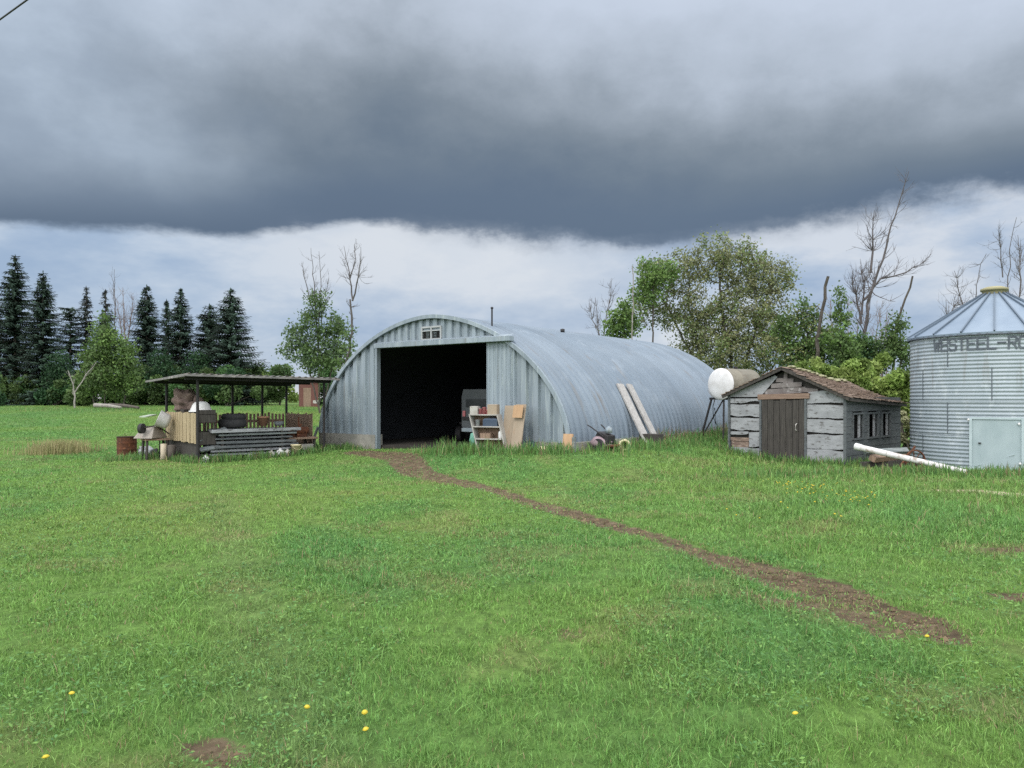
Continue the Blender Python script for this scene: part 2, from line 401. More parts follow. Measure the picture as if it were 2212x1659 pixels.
def gnoise(s, det=6, r=.65, st=(1,1,1)):
    mp = gn('ShaderNodeMapping'); mp.inputs['Scale'].default_value = st; t.links.new(co.outputs['Object'], mp.inputs[0])
    n = gn('ShaderNodeTexNoise'); n.inputs['Scale'].default_value = s; n.inputs['Detail'].default_value = det; n.inputs['Roughness'].default_value = r
    t.links.new(mp.outputs[0], n.inputs['Vector']); return n.outputs[0]
def gmix(f, a, c, bt='MIX'):
    n = gn('ShaderNodeMix', data_type='RGBA', blend_type=bt)
    for s_, v in ((0, f), (6, a), (7, c)):
        if isinstance(v, (int, float, tuple)): n.inputs[s_].default_value = v
        else: t.links.new(v, n.inputs[s_])
    return n.outputs[2]
def gramp(x, stops):
    n = gn('ShaderNodeValToRGB'); e = n.color_ramp.elements
    while len(e) < len(stops): e.new(.5)
    for k, (p, c) in enumerate(stops): e[k].position = p; e[k].color = c
    t.links.new(x, n.inputs[0]); return n.outputs[0]
ga = gn('ShaderNodeAttribute'); ga.attribute_name = 'tint'
gd = gn('ShaderNodeAttribute'); gd.attribute_name = 'dirt'
gs = gn('ShaderNodeAttribute'); gs.attribute_name = 'sand'
tuft = gramp(gnoise(9, 6, .7, (1,.55,1)), [(.3, (.30,.29,.26,1)), (.5, (.55,.54,.48,1)), (.7, (.9,.86,.8,1))])
grassc = gmix(1.0, ga.outputs['Color'], tuft, 'MULTIPLY')
dirtc = gramp(gnoise(5, 8, .7), [(.3, (.045,.033,.02,1)), (.5, (.10,.073,.045,1)), (.72, (.18,.138,.088,1))])
def brk(src, s, amp):
    n = gn('ShaderNodeMath', operation='MULTIPLY_ADD'); t.links.new(gnoise(s, 6, .7), n.inputs[0]); n.inputs[1].default_value = amp; t.links.new(src, n.inputs[2])
    m = gn('ShaderNodeMapRange', interpolation_type='SMOOTHSTEP'); t.links.new(n.outputs[0], m.inputs[0]); m.inputs[1].default_value = amp*.5+.35; m.inputs[2].default_value = amp*.5+.62
    return m.outputs[0]
outc = gmix(brk(gd.outputs['Fac'], 3.2, 1.5), grassc, dirtc)
outc = gmix(brk(gs.outputs['Fac'], 6, .5), outc, gramp(gnoise(7), [(.3, (.30,.25,.16,1)), (.7, (.46,.40,.28,1))]))
t.links.new(outc, b.inputs['Base Color'])
bp = gn('ShaderNodeBump'); bp.inputs['Strength'].default_value = .6; bp.inputs['Distance'].default_value = .05
t.links.new(gnoise(14, 8, .7), bp.inputs['Height']); t.links.new(bp.outputs[0], b.inputs['Normal'])
tag(link('ground', me, gm), 'green lawn with bare earth wheel tracks', 'ground', kind='structure')

# ------------------------------------------------------------------ grass blades
def blades(name, x, y, h, w, col, seed, lean=.55, mat_=None, label=None, zoff=0):
    r = np.random.default_rng(seed); n = len(x)
    z = gnd(x, y)-.01+zoff; a = r.uniform(0, 2*PI, n); f = r.uniform(0, 2*PI, n)
    ln = np.abs(r.normal(0, lean, n)); dx, dy = np.cos(a)*ln*h, np.sin(a)*ln*h
    wx, wy = np.cos(f)*w/2, np.sin(f)*w/2
    hz = h/np.sqrt(1+ln*ln*.6)
    V = np.empty((n, 5, 3))
    V[:,0] = np.stack([x-wx, y-wy, z], -1); V[:,1] = np.stack([x+wx, y+wy, z], -1)
    V[:,2] = np.stack([x+dx*.35+wx*.8, y+dy*.35+wy*.8, z+hz*.6], -1); V[:,3] = np.stack([x+dx*.35-wx*.8, y+dy*.35-wy*.8, z+hz*.6], -1)
    V[:,4] = np.stack([x+dx, y+dy, z+hz], -1)
    k = np.arange(n)[:, None]*5
    lp = np.concatenate([k+np.array([0,1,2,3]), k+np.array([3,2,4])], 1)
    me = np_mesh(name, V.reshape(-1,3), lp, np.tile([4,3], n), np.repeat(col, 5, 0))
    return tag(link(name, me, mat_ or blade_m), label, 'grass', kind='stuff')
R = np.random.default_rng(12)
NT, PB = 105000, 9
td = R.uniform(math.sqrt(3.0), math.sqrt(38.0), NT)**2
tx0 = td*R.uniform(-.78, .78, NT)+R.normal(0, .4, NT)
tsz = R.gamma(2.2, .45, NT); NB = NT*PB
own_h = np.repeat(R.uniform(.65, 1.35, NT)*(.6+.4*tsz), PB); own_c = np.repeat(R.uniform(.55, 1.5, NT), PB); own_y = np.repeat(R.random(NT), PB)
rad_ = np.repeat((.022+.022*tsz)*(1+td/14), PB)
xx = np.repeat(tx0, PB)+R.normal(0, 1, NB)*rad_; dd = np.repeat(td, PB)+R.normal(0, 1, NB)*rad_
clump = fbm(xx*3, dd*3, 91, 2); dmask = dirt(xx, dd)
dx_, dy_ = xx-HO[0], dd-HO[1]; hu, hv = HC*dx_-HS*dy_, HS*dx_+HC*dy_
keep = (R.random(NB) > np.maximum(sm((dmask+.9*(fbm(xx*2.6,dd*2.6,17)-.5)-.25)/.5)*.78, sand(xx, dd)*.9)) & (R.random(NB) < .25+1.3*clump) & ~((np.abs(hu) < HA) & (hv > -.05) & (hv < HL))
xx, dd, clump, own_h, own_c, own_y = xx[keep], dd[keep], clump[keep], own_h[keep], own_c[keep], own_y[keep]
col, lush = lawn_col(xx, dd); n = len(xx)
tall = sm((xx-1)/5)*sm((dd-7)/5)
hh = .86*(.022+.042*clump+.02*lush+.05*tall)*own_h*R.uniform(.5, 1.35, n)*(1-.55*dirt(xx, dd))
ww = .0052*(dd/5)**.85*R.uniform(.7, 1.4, n)
col = col*R.uniform(.75, 1.3, (n, 1))*own_c[:, None]
col = col+(C_YEL*1.15-col)*(sm((own_y-.72)/.2)*.6)[:, None]
st = R.random(n) < .03+.35*np.clip(dirt(xx, dd),0,1)+.10*sm((fbm(xx*1.1+40, dd*1.1, 71)-.55)/.15)
col[st] = C_STRAW*R.uniform(.7, 1.2, (st.sum(), 1))
fd_ = R.uniform(38, 78, 90000); fx_ = fd_*R.uniform(-.8, .3, 90000)
fcol, _ = lawn_col(fx_, fd_); fcol = fcol*R.uniform(.75, 1.25, (90000, 1))
kk = ~((fx_ > -3) & (fd_ < 40))
xx = np.concatenate([xx, fx_[kk]]); dd = np.concatenate([dd, fd_[kk]]); hh = np.concatenate([hh, R.uniform(.05,.13,kk.sum())]); ww = np.concatenate([ww, R.uniform(.03,.07,kk.sum())]); col = np.concatenate([col, fcol[kk]])
blades('lawn_grass', xx, dd, hh, ww, col, 3, .75, label='short green lawn grass over the whole yard')
# broad-leaved weeds and clods of soil
nw = 60000; wd = R.uniform(math.sqrt(3.2), math.sqrt(20), nw)**2; wx_ = wd*R.uniform(-.78, .78, nw)
kw_ = (fbm(wx_*.8+5, wd*.8, 131) > .53) & (dirt(wx_, wd) < .5); wd, wx_ = wd[kw_], wx_[kw_]; nw = len(wd)
rw = np.random.default_rng(77); pw_ = np.stack([wx_, wd, gnd(wx_, wd)+.018+.03*rw.random(nw)], -1)
aw = rw.normal(size=(nw,3)); aw[:,2] *= .35; aw /= np.linalg.norm(aw,axis=1,keepdims=True); bw_ = np.cross(aw, np.array([0,0,1.])+rw.normal(0,.3,(nw,3))); bw_ /= np.linalg.norm(bw_,axis=1,keepdims=True)
sw_ = (rw.uniform(.006,.015,nw)*(1+wd/12))[:,None]; Vw = np.stack([pw_-aw*sw_, pw_+bw_*sw_*.45, pw_+aw*sw_, pw_-bw_*sw_*.45], 1).reshape(-1,3)
cw = np.where(rw.random((nw,1)) < .5, C_LUSH*.85, C_LAWN*.95)*rw.uniform(.6,1.3,(nw,1))
tag(link('lawn_weeds', np_mesh('lawn_weeds', Vw, np.arange(4*nw), np.full(nw,4), np.repeat(cw,4,0)), blade_m), 'low clover and broad leaved weeds spread through the lawn', 'weeds', kind='stuff')
cy_ = R.uniform(3.3, 23, 160000); cx_ = cy_*R.uniform(-.75,.75,160000); dmk = dirt(cx_, cy_); kc = R.random(160000) < (dmk-.45)*1.3; cx_, cy_ = cx_[kc], cy_[kc]; nc = len(cx_)
sc_ = R.gamma(1.3,.006,nc)+.005; base_ = np.array([[1,0,0],[-.4,.9,0],[-.5,-.8,0],[.1,.1,.85]]); rot_ = R.uniform(0,2*PI,nc); ca, sa_ = np.cos(rot_), np.sin(rot_)
Vc = np.empty((nc,4,3)); jit = R.uniform(.6,1.3,(nc,4)); Vc[...,0] = cx_[:,None]+(base_[:,0]*ca[:,None]-base_[:,1]*sa_[:,None])*sc_[:,None]*jit; Vc[...,1] = cy_[:,None]+(base_[:,0]*sa_[:,None]+base_[:,1]*ca[:,None])*sc_[:,None]*jit; Vc[...,2] = (gnd(cx_,cy_)-.035*dmk[kc]*.6-.006)[:,None]+base_[:,2]*sc_[:,None]*jit
lc = (np.arange(nc)[:,None]*4+np.array([0,1,3,1,2,3,2,0,3])).ravel(); ccl = np.repeat(np.array((.115,.083,.05))*R.uniform(.5,1.7,(nc,1)),4,0)
tag(link('soil_clods', np_mesh('soil_clods', Vc.reshape(-1,3), lc, np.full(nc*3,3), ccl), attr_mat('clods', .95)), 'loose crumbs of brown soil along the bare wheel track', 'soil', kind='stuff')
# taller weeds along the buildings
def strip(pts, per_m, spread, hmin, hmax, seed):
    r = np.random.default_rng(seed); X = []; Y = []; H_ = []
    for (ax, ay), (bx, by) in zip(pts[:-1], pts[1:]):
        k = int(math.hypot(bx-ax, by-ay)*per_m); t_ = r.random(k)
        X.append(ax+(bx-ax)*t_+r.normal(0, spread, k)); Y.append(ay+(by-ay)*t_+r.normal(0, spread, k)); H_.append(r.uniform(hmin, hmax, k))
    X, Y, H_ = map(np.concatenate, (X, Y, H_))
    return X, Y, H_*(.4+1.2*fbm(X*1.7, Y*1.7, seed))
SH = .785398; SK = (8.9, 20.4)
def shed_w(x, y): return (SK[0]+math.cos(SH)*x+math.sin(SH)*y, SK[1]-math.sin(SH)*x+math.cos(SH)*y)
LT = .698; LC = (-8.85, 21.5)
def lean_w(x, y): return (LC[0]+math.cos(LT)*x-math.sin(LT)*y, LC[1]+math.sin(LT)*x+math.cos(LT)*y)
BC, BR = (13.01, 20.6), 2.02
S = [strip([hut_w(-5.3,-.35), hut_w(-2.7,-.3)], 240, .2, .10, .28, 1), strip([hut_w(1.5,-1.5), hut_w(3.4,-1.2), hut_w(5.6,-.7)], 280, .28, .12, .38, 2),
     strip([hut_w(5.9,0), hut_w(6.0,5), hut_w(5.9,12)], 220, .35, .08, .34, 3), strip([shed_w(-3.9,-.35), shed_w(-.2,-.35), shed_w(.5,1), shed_w(.6,4)], 240, .16, .10, .32, 4),
     strip([lean_w(-.2,3.1), lean_w(-.1,-.1), lean_w(4.1,-.1)], 260, .14, .10, .30, 5), strip([(6.2,24.2), (8,26.5)], 220, .5, .10, .36, 6),
     strip([(9.4,18.3),(10.4,17.3),(11.8,17.9),(13,18)], 300, .35, .10, .32, 7), strip([lean_w(-1.9,2.2), lean_w(-.4,2.6)], 200, .3, .1, .3, 8),
     strip([(-46,66),(-20,67),(-8,67)], 60, 1.6, .15, .45, 9), strip([(5.0,17.0),(7.5,18.0),(9.5,18)], 260, .5, .10, .28, 10)]
tx, ty, th = (np.concatenate([s[k] for s in S]) for k in range(3))
tcol = np.where(R.random((len(tx),1)) < .12, C_STRAW*.9, C_LUSH*.9+(C_YEL-C_LUSH)*R.random((len(tx),1))*.5)*R.uniform(.6,1.25,(len(tx),1))
blades('tall_grass', tx, ty, th, np.full(len(tx), .022), tcol, 5, .35, label='tall weedy grass along the building bases')
bx, by = R.normal(-14.9, .38, 1500), R.normal(25.2, .55, 1500)
dcol = (C_STRAW*1.1+(C_LAWN-C_STRAW)*R.random((1500,1))*.35)*R.uniform(.7,1.25,(1500,1))
blades('dry_grass', bx, by, R.uniform(.12,.55,1500), np.full(1500, .02), dcol, 6, .3, label='patch of dry straw coloured grass in the open lawn')

sx_, sy_, sh_ = strip([hut_w(5.35,4.4), hut_w(5.35,12.5)], 150, .22, .15, .55, 21)
scol = (np.array((.26,.20,.12))*.8+(C_LUSH-np.array((.26,.20,.12)))*(R.random((len(sx_),1)) < .3))*R.uniform(.6,1.3,(len(sx_),1))
blades('dry_stalks', sx_, sy_, sh_, np.full(len(sx_), .022), scol, 22, .3, label='dead brown stalks along the hut side near the fuel tank')
# ------------------------------------------------------------------ quonset hut
def uz(tt):
    c, s = math.cos(tt), math.sin(tt)
    return (math.copysign(abs(c)**(2/HN), c)*HA, HZ+HB*abs(s)**(2/HN))
def arch_z(u):
    k = min(1, abs(u)/HA); return HZ+HB*max(0, 1-k**HN)**(1/HN)
hut = thing('quonset_hut', 'big arched galvanised steel quonset hut with wide open doorway', 'quonset hut', (*HO, 0), -HTH)
NTt = 72; tts = [PI*(i/NTt) for i in range(NTt+1)]
pitch = .30; prof_w = [(0,0),(.11,0),(.15,.06),(.26,.06)]
ys = []
yv = .0
while yv < HL-.3:
    for p, a in prof_w: ys.append((yv+p, a))
    yv += pitch
V = []; Fc = []
for yv, a in ys:
    for tt in tts:
        u, z = uz(tt); nrm = Vector((u/HA, 0, (z-HZ)/HB+.05)).normalized(); V.append((u+nrm.x*a, yv, z+nrm.z*a))
n1 = NTt+1
for i in range(len(ys)-1):
    for k in range(NTt): Fc.append((i*n1+k, i*n1+k+1, (i+1)*n1+k+1, (i+1)*n1+k))
mb = MB().add(V, Fc, False); mb.build('arch_shell', galv, hut)
lip = MB()
V = []; Fc = []
for tt in tts:
    u, z = uz(tt); nr = Vector((u/HA, 0, (z-HZ)/HB+.05)).normalized()
    for off, yv in ((.06,-.06),(.06,.02),(-.05,.02),(-.05,-.06)): V.append((u+nr.x*off, yv, z+nr.z*off))
for i in range(NTt):
    for k in range(4): Fc.append((i*4+k, i*4+(k+1)%4, (i+1)*4+(k+1)%4, (i+1)*4+k))
lip.add(V, Fc).build('arch_trim', galv2, hut)
def rib(u, pit=.26, dep=.045):
    f = (u/pit) % 1
    return 0 if f < .42 else dep*(f-.42)/.08 if f < .5 else dep if f < .92 else dep*(1-(f-.92)/.08)
def ribbed(u0, u1, z0, top, y0, pit=.26, dep=.045):
    us = [u0]; k = math.ceil(u0/pit*50)/50*pit
    for q in range(int(math.floor(u0/pit))-1, int(math.ceil(u1/pit))+1):
        for f in (0, .42, .5, .92): 
            uu = (q+f)*pit
            if u0 < uu < u1: us.append(uu)
    us.append(u1); us = sorted(set(us)); V = []
    for u in us: V += [(u, y0-rib(u, pit, dep), z0), (u, y0-rib(u, pit, dep), max(z0+.01, top(u)))]
    return V, [(2*i, 2*i+2, 2*i+3, 2*i+1) for i in range(len(us)-1)]
DL, DR, DT = -2.31, 2.24, 3.40
MB().add(*ribbed(-4.93, DL-.10, HZ-.02, lambda u: arch_z(u)-.01, .11, .40, .075)).build('end_wall', galv2, hut)
MB().add(*ribbed(2.75, 4.93, HZ-.02, lambda u: arch_z(u)-.01, .11, .40, .075)).build('end_wall', galv2, hut)
MB().add(*ribbed(-2.75, 2.95, DT+.12, lambda u: arch_z(u)-.01, .10, .30, .065)).build('gable_wall', galv2, hut)
MB().box((DL-.05, .14, (HZ+DT)/2-.2), (.10, .16, DT-HZ+.5)).build('door_jamb', galv2, hut)
dp = MB().add(*ribbed(DR, 3.08, .42, lambda u: DT-.02, .03, .145, .018)); dp.box((DR-.012, .03, (DT+.42)/2), (.03, .05, DT-.44)); dp.box((3.08, .03, (DT+.42)/2), (.03, .05, DT-.44))
dp.build('sliding_door', galv2, hut)
tr = MB().box((.47, -.06, DT+.06), (5.36, .22, .14)); tr.add([(-2.2,-.17,DT+.13),(3.14,-.17,DT+.13),(3.14,.07,DT+.20),(-2.2,.07,DT+.20)], [(0,1,2,3)])
tr.build('door_track', galv2, hut, .01)
VX = .09
vt = MB()
for a, d in (((VX,.02,3.95),(.80,.06,.05)), ((VX,.02,3.58),(.80,.06,.05)), ((VX-.385,.02,3.765),(.05,.06,.32)), ((VX+.385,.02,3.765),(.05,.06,.32)), ((VX,.02,3.765),(.05,.06,.32)), ((VX,.015,3.84),(.72,.05,.03))): vt.box(a, d)
vf = vt.build('vent_frame', mat('vent_paint', (.36,.37,.37), (.28,.29,.29), 3, .7), hut)
for cx in (VX-.19, VX+.19):
    lv = MB()
    for k in range(5): lv.box((cx, .03, 3.63+k*.045), (.31, .04, .012), Matrix.Rotation(.6, 3, 'X'))
    lv.box((cx, .052, 3.72), (.31, .006, .24)); lv.build('louver', dark_steel, vf)
    MB().box((cx, .045, 3.89), (.31, .01, .08)).build('vent_panel', galv2, vf)
fd = MB().box((-3.68, .20, .30), (2.60, .34, .68)); fd.box((3.95, .22, .30), (2.05, .34, .68))
for sx in (-1, 1): fd.box((sx*4.97, HL/2+.15, .30), (.34, HL+.2, .68))
fd.build('foundation', concrete, hut)
bw = MB(); us = [-4.9+i*9.8/40 for i in range(41)]; V = []
for u in us: V += [(u, HL-.4, .2), (u, HL-.4, arch_z(u)-.02)]
bw.add(V, [(2*i, 2*i+2, 2*i+3, 2*i+1) for i in range(40)]).build('rear_wall', galv2, hut)
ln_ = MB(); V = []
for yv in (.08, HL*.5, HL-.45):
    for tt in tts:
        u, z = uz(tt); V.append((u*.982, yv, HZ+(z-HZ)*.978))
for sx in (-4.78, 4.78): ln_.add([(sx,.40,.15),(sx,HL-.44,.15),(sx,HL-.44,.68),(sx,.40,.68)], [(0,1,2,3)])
ln_.add(V, [(i*n1+k, (i+1)*n1+k, (i+1)*n1+k+1, i*n1+k+1) for i in range(2) for k in range(NTt)], True).build('shade_sheet', mat('interior_shade', (.022,.026,.03), (.032,.036,.042), 2, .8), hut)  # near-black shell added so the hut interior reads as deep shade
MB().add([(u, HL-.46, .2) for u in us]+[(u, HL-.46, max(.3, arch_z(u)-.08)) for u in us], [(i, i+1, 42+i, 41+i) for i in range(40)]).build('rear_shade_sheet', bpy.data.materials['interior_shade'], hut)  # same shade colour on a sheet added before the rear wall
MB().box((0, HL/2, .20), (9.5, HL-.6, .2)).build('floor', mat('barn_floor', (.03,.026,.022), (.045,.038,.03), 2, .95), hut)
sp = MB().tube([(2.02,.5,3.2),(2.02,.5,4.42)], .024); sp.lathe([(0,.04),(.04,.02),(.04,-.02),(0,-.02)], 10, Matrix.Translation((2.02,.5,4.43))); sp.build('stove_pipe', dark_steel, hut)
MB().lathe([(0,.12),(.075,.10),(.075,.0),(.05,-.02),(.05,-.2)], 12, Matrix.Translation((1.55,5.0,arch_z(1.55)+.06))).build('roof_vent', black, hut)

def hut_thing(name, label, cat, u, v, z=None, rz=0, group=None):
    x, y = hut_w(u, v); return thing(name, label, cat, (x, y, gz(x, y) if z is None else z), -HTH+rz, group)
# camper just inside the doorway
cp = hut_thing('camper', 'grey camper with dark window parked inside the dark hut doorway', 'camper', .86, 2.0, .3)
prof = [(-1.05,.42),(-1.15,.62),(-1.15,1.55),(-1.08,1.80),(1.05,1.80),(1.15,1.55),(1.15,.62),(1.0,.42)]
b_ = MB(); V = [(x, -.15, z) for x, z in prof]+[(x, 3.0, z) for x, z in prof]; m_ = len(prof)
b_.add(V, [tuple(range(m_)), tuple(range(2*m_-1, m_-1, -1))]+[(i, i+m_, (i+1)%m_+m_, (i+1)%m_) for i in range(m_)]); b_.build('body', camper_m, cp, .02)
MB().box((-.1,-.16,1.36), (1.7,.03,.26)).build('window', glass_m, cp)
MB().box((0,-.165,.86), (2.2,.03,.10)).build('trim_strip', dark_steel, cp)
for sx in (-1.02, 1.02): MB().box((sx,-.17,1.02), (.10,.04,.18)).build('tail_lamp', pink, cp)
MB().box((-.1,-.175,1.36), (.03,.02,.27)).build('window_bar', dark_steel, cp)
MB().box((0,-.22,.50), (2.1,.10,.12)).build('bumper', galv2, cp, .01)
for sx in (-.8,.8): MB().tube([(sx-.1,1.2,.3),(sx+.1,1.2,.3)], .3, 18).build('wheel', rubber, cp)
# quad bike at the dark side of the doorway
qb = hut_thing('quad_bike', 'dark quad bike standing in the shade inside the hut doorway', 'quad bike', -1.6, 4.2, .30, .3)
q_ = MB().box((0,0,.5), (.36,1.2,.22), taper=.8); q_.box((0,.25,.7), (.3,.6,.12), taper=.8); q_.build('body', dark_steel, qb, .03)
MB().box((0,-.5,.64), (.7,.4,.06)).build('rack', dark_steel, qb)
MB().tube([(-.35,-.25,.95),(-.1,-.3,.9),(.1,-.3,.9),(.35,-.25,.95)], .018, 6).tube([(0,-.3,.9),(0,-.38,.5)], .03, 6).build('handlebar', black, qb)
for sx in (-1,1):
    for yv in (-.45,.5): MB().tube([(sx*.32,yv,.26),(sx*.52,yv,.26)], .26, 16).build('wheel', rubber, qb)
    MB().lathe([(0,0),(.06,.0),(.07,.05)], 10, Matrix.Translation((sx*.2,-.7,.62)) @ Matrix.Rotation(-PI/2, 4, 'X')).build('headlight', mat('lamp_glass', (.3,.3,.3), (.2,.2,.2), 3, .2), qb)

# leaning bookshelf and its load, right of the doorway
SX, SV, SZ = 1.72, -.55, None
bs = hut_thing('bookshelf', 'leaning pale bookshelf with sagging boards against the hut front', 'bookshelf', 2.92, -.75, None, .30)
bz = bs.location.z
lev = [(-.12,1.36-bz),(-.06,1.04-bz),(.0,.71-bz),(.05,.44-bz)]
for k, (ox, z) in enumerate(lev):
    MB().box((ox, 0, z), (.78, .30, .032)).build('shelf', shelf_white if k < 3 else lintel_wood, bs, .004)
for sx in (-.40,.40): MB().bar((sx+lev[0][0]-.02,0,lev[0][1]+.02), (sx+.11,0,.0), .30, .03).build('side_panel', shelf_white, bs)
MB().add([(lev[0][0]-.4,.16,lev[0][1]),(lev[0][0]+.4,.16,lev[0][1]),(.47,.16,.1),(-.35,.16,.1)], [(0,3,2,1)]).build('back_panel', brown_wood, bs)
def on_shelf(name, label, cat, ox, k, fn, m_, group=None):
    mb = MB(); fn(mb); o = mb.build(name, m_); tag(o, label, cat, group)
    M_ = Matrix.Rotation(-HTH+.28, 4, 'Z'); p = M_ @ Vector((lev[k][0]+ox, -.02, lev[k][1]+.017)); o.location = bs.location+p; o.rotation_euler = (0,0,-HTH+.28); return o
def carton(w, d, h):
    def f(mb): mb.box((0,0,h/2), (w,d,h)); mb.box((0,-d*.26,h+.006), (w*1.02,d*.5,.01), Matrix.Rotation(.12,3,'X')); mb.box((0,d*.26,h+.008), (w*1.02,d*.5,.01), Matrix.Rotation(-.1,3,'X'))
    return f
def can(r, h):
    return lambda mb: mb.lathe([(0,0),(r,0),(r,h*.94),(r*1.05,h*.95),(r*1.05,h),(0,h)], 14)
def jug(r, h):
    return lambda mb: (mb.lathe([(0,0),(r*.95,0),(r,h*.06),(r,h*.6),(r*.75,h*.75),(r*.28,h*.84),(r*.28,h*.93),(r*.34,h*.94),(r*.34,h),(0,h)], 16), mb.tube([(r*.9,0,h*.5),(r*1.15,0,h*.62),(r*.95,0,h*.78),(r*.35,0,h*.84)], r*.11, 6))
on_shelf('carton', 'small light grey carton on top of the leaning bookshelf', 'box', -.30, 0, carton(.22,.2,.2), dirty_white)
on_shelf('carton', 'beige cardboard carton on top of the bookshelf beside red tins', 'box', .24, 0, carton(.27,.22,.25), ply)
for ox, r_, h_ in ((-.14,.05,.15),(-.02,.06,.19),(.07,.045,.12)):
    on_shelf('paint_tin', 'faded red tin between the two cartons on the bookshelf top', 'tin', ox, 0, can(r_, h_), pink, 'red tins on the bookshelf')
def toolbox(mb): mb.box((0,0,.085), (.42,.2,.17)); mb.box((0,0,.19), (.42,.2,.04), taper=.8); mb.tube([(-.1,0,.2),(-.08,0,.245),(.08,0,.245),(.1,0,.2)], .012, 6)
on_shelf('toolbox', 'dark blue toolbox on the second shelf of the bookcase', 'toolbox', .12, 1, toolbox, navy)
on_shelf('jar', 'grey jar next to the dark blue toolbox', 'jar', -.28, 1, can(.06,.17), grey_bagm)
on_shelf('jug', 'tall white jug at the end of the lowest bookcase board', 'jug', .33, 2, jug(.065,.26), white_paint)
on_shelf('tin_box', 'dark brown box on the lowest bookcase board', 'box', -.08, 2, carton(.3,.2,.13), brown_wood)
def ground_item(name, label, cat, px, d, fn, m_, rz=0, group=None, dz=0):
    mb = MB(); fn(mb); o = mb.build(name, m_); tag(o, label, cat, group); x = at(px, d); o.location = (x, d, gz(x, d)-.01+dz); o.rotation_euler = (0,0,rz); return o
ground_item('jug', 'round white jug in the grass under the leaning bookshelf', 'jug', 1062, 21.3, jug(.13,.33), white_paint, .4)
ground_item('jug', 'small pale jug beside the round white jug under the bookshelf', 'jug', 1048, 21.2, jug(.07,.26), dirty_white, 1.4)
ground_item('carton', 'brown carton on the ground under the bookshelf', 'box', 1083, 21.25, carton(.34,.28,.26), terracotta, -.3)
def sack(mb): mb.blob((0,0,.24), (.20,.15,.30), 5, .10, 10, cut=-.22); mb.tube([(-.02,0,.45),(.03,0,.56)], [.07,.04], 8)
ground_item('sack', 'teal green sack slumped at the doorway side of the bookshelf', 'sack', 1030, 21.5, sack, teal)
def weeds(mb): pass
p1 = hut_thing('plywood_sheet', 'tall beige plywood sheet leaning on the hut beside the bookshelf', 'plywood', 3.50, -.46, None, .12)
MB().box((0,0,.60), (.62,.02,1.22), Matrix.Rotation(-.16,3,'X')).build('panel', ply, p1)
p2 = hut_thing('plywood_sheet', 'narrow peach edged plywood sheet leaning outermost against the sliding door', 'plywood', 3.74, -.56, None, -.1)
MB().box((0,0,.62), (.36,.02,1.26), Matrix.Rotation(-.20,3,'X')).build('panel', ply, p2); MB().box((.0,-.017,1.05), (.34,.012,.34), Matrix.Rotation(-.20,3,'X')).build('patch', peach, p2)
def crate(w, d, h):
    def f(mb):
        for z in (.06, h*.5, h-.06):
            for sy in (-1,1): mb.box((0,sy*d/2,z), (w,.02,h*.26))
            for sx in (-1,1): mb.box((sx*(w/2-.012),0,z), (.02,d-.03,h*.26))
        for sx in (-1,1):
            for sy in (-1,1): mb.box((sx*(w/2-.03),sy*(d/2-.03),h/2), (.03,.03,h))
        mb.box((0,0,.02), (w-.05,d-.05,.02))
    return f
ground_item('crate', 'dark blue crate on the grass in front of the ribbed hut wall', 'crate', 1139, 20.6, crate(.36,.3,.27), navy, .2)
def cloth(mb): mb.blob((0,0,.03), (.16,.10,.07), 9, .25, 10, cut=-.03)
ground_item('rag', 'crumpled pale yellow rag lying in the grass before the hut', 'rag', 1172, 20.4, cloth, cream, .3)
def scrap(mb): mb.blob((0,0,.07), (.2,.13,.12), 14, .3, 10, cut=-.05); mb.tube([(-.2,0,.05),(.1,.05,.24)], .02, 6)
ground_item('scrap_heap', 'small rusty scrap lump behind the yellow rag', 'scrap', 1187, 20.6, scrap, rust)
def slab(mb): mb.box((0,0,.24), (.27,.05,.5), Matrix.Rotation(-.25,3,'X'))
ground_item('plank', 'short peach coloured plank leaning on the hut corner foundation', 'plank', 1226, 19.75, slab, peach, -.5)
def post(mb): mb.box((0,0,.2), (.09,.09,.42))
ground_item('stake', 'short dark stake standing beside the peach plank', 'stake', 1240, 19.7, post, grey_wood, -.3)

# tiller with engine, bucket, leaning boards along the hut side
tl = thing('rotary_tiller', 'old walk-behind tiller with pinkish hood parked against the arched hut side', 'tiller', (at(1308,20.2), 20.2, gz(at(1308,20.2),20.2)), -.9)
MB().box((0,0,.36), (.5,.34,.22), Matrix.Rotation(.25,3,'Y'), .8).build('engine', dark_steel, tl, .02)
MB().blob((-.12,-.05,.20), (.34,.25,.2), 3, .06, 12, cut=-.1).build('hood', mat('mauve_hood', (.30,.22,.24), (.22,.16,.17), 3, .6), tl)
MB().lathe([(0,0),(.09,.0),(.09,.13),(.04,.15),(.04,.18),(0,.18)], 14, Matrix.Translation((.12,0,.48))).build('fuel_tank', galv2, tl)
for sy in (-.16,.16):
    MB().tube([(.1,sy,.38),(-.3,sy*1.4,.62),(-.42,sy*1.6,.68)], .016, 6).build('handle', dark_steel, tl)
    MB().tube([(-.02,sy*1.5-.035,.16),(-.02,sy*1.5+.035,.16)], .17, 16).build('wheel', rubber, tl)
MB().tube([(.3,-.2,.14),(.3,.2,.14)], .04, 8).build('axle', rust, tl)
bk = thing('bucket', 'cream bucket lying on its side open end out below the boards', 'bucket', (at(1348,20.4), 20.4, gz(at(1348,20.4),20.4)+.13), .1)
RX = Matrix.Rotation(PI/2, 4, 'X')
MB().lathe([(0,-.28),(.125,-.28),(.155,.06),(.165,.06),(.165,.075),(.112,.075),(.10,-.2),(0,-.2)], 24, RX).build('body', cream, bk)
MB().lathe([(.0,-.19),(.099,-.19)], 20, RX).build('inside', dark_wood, bk)
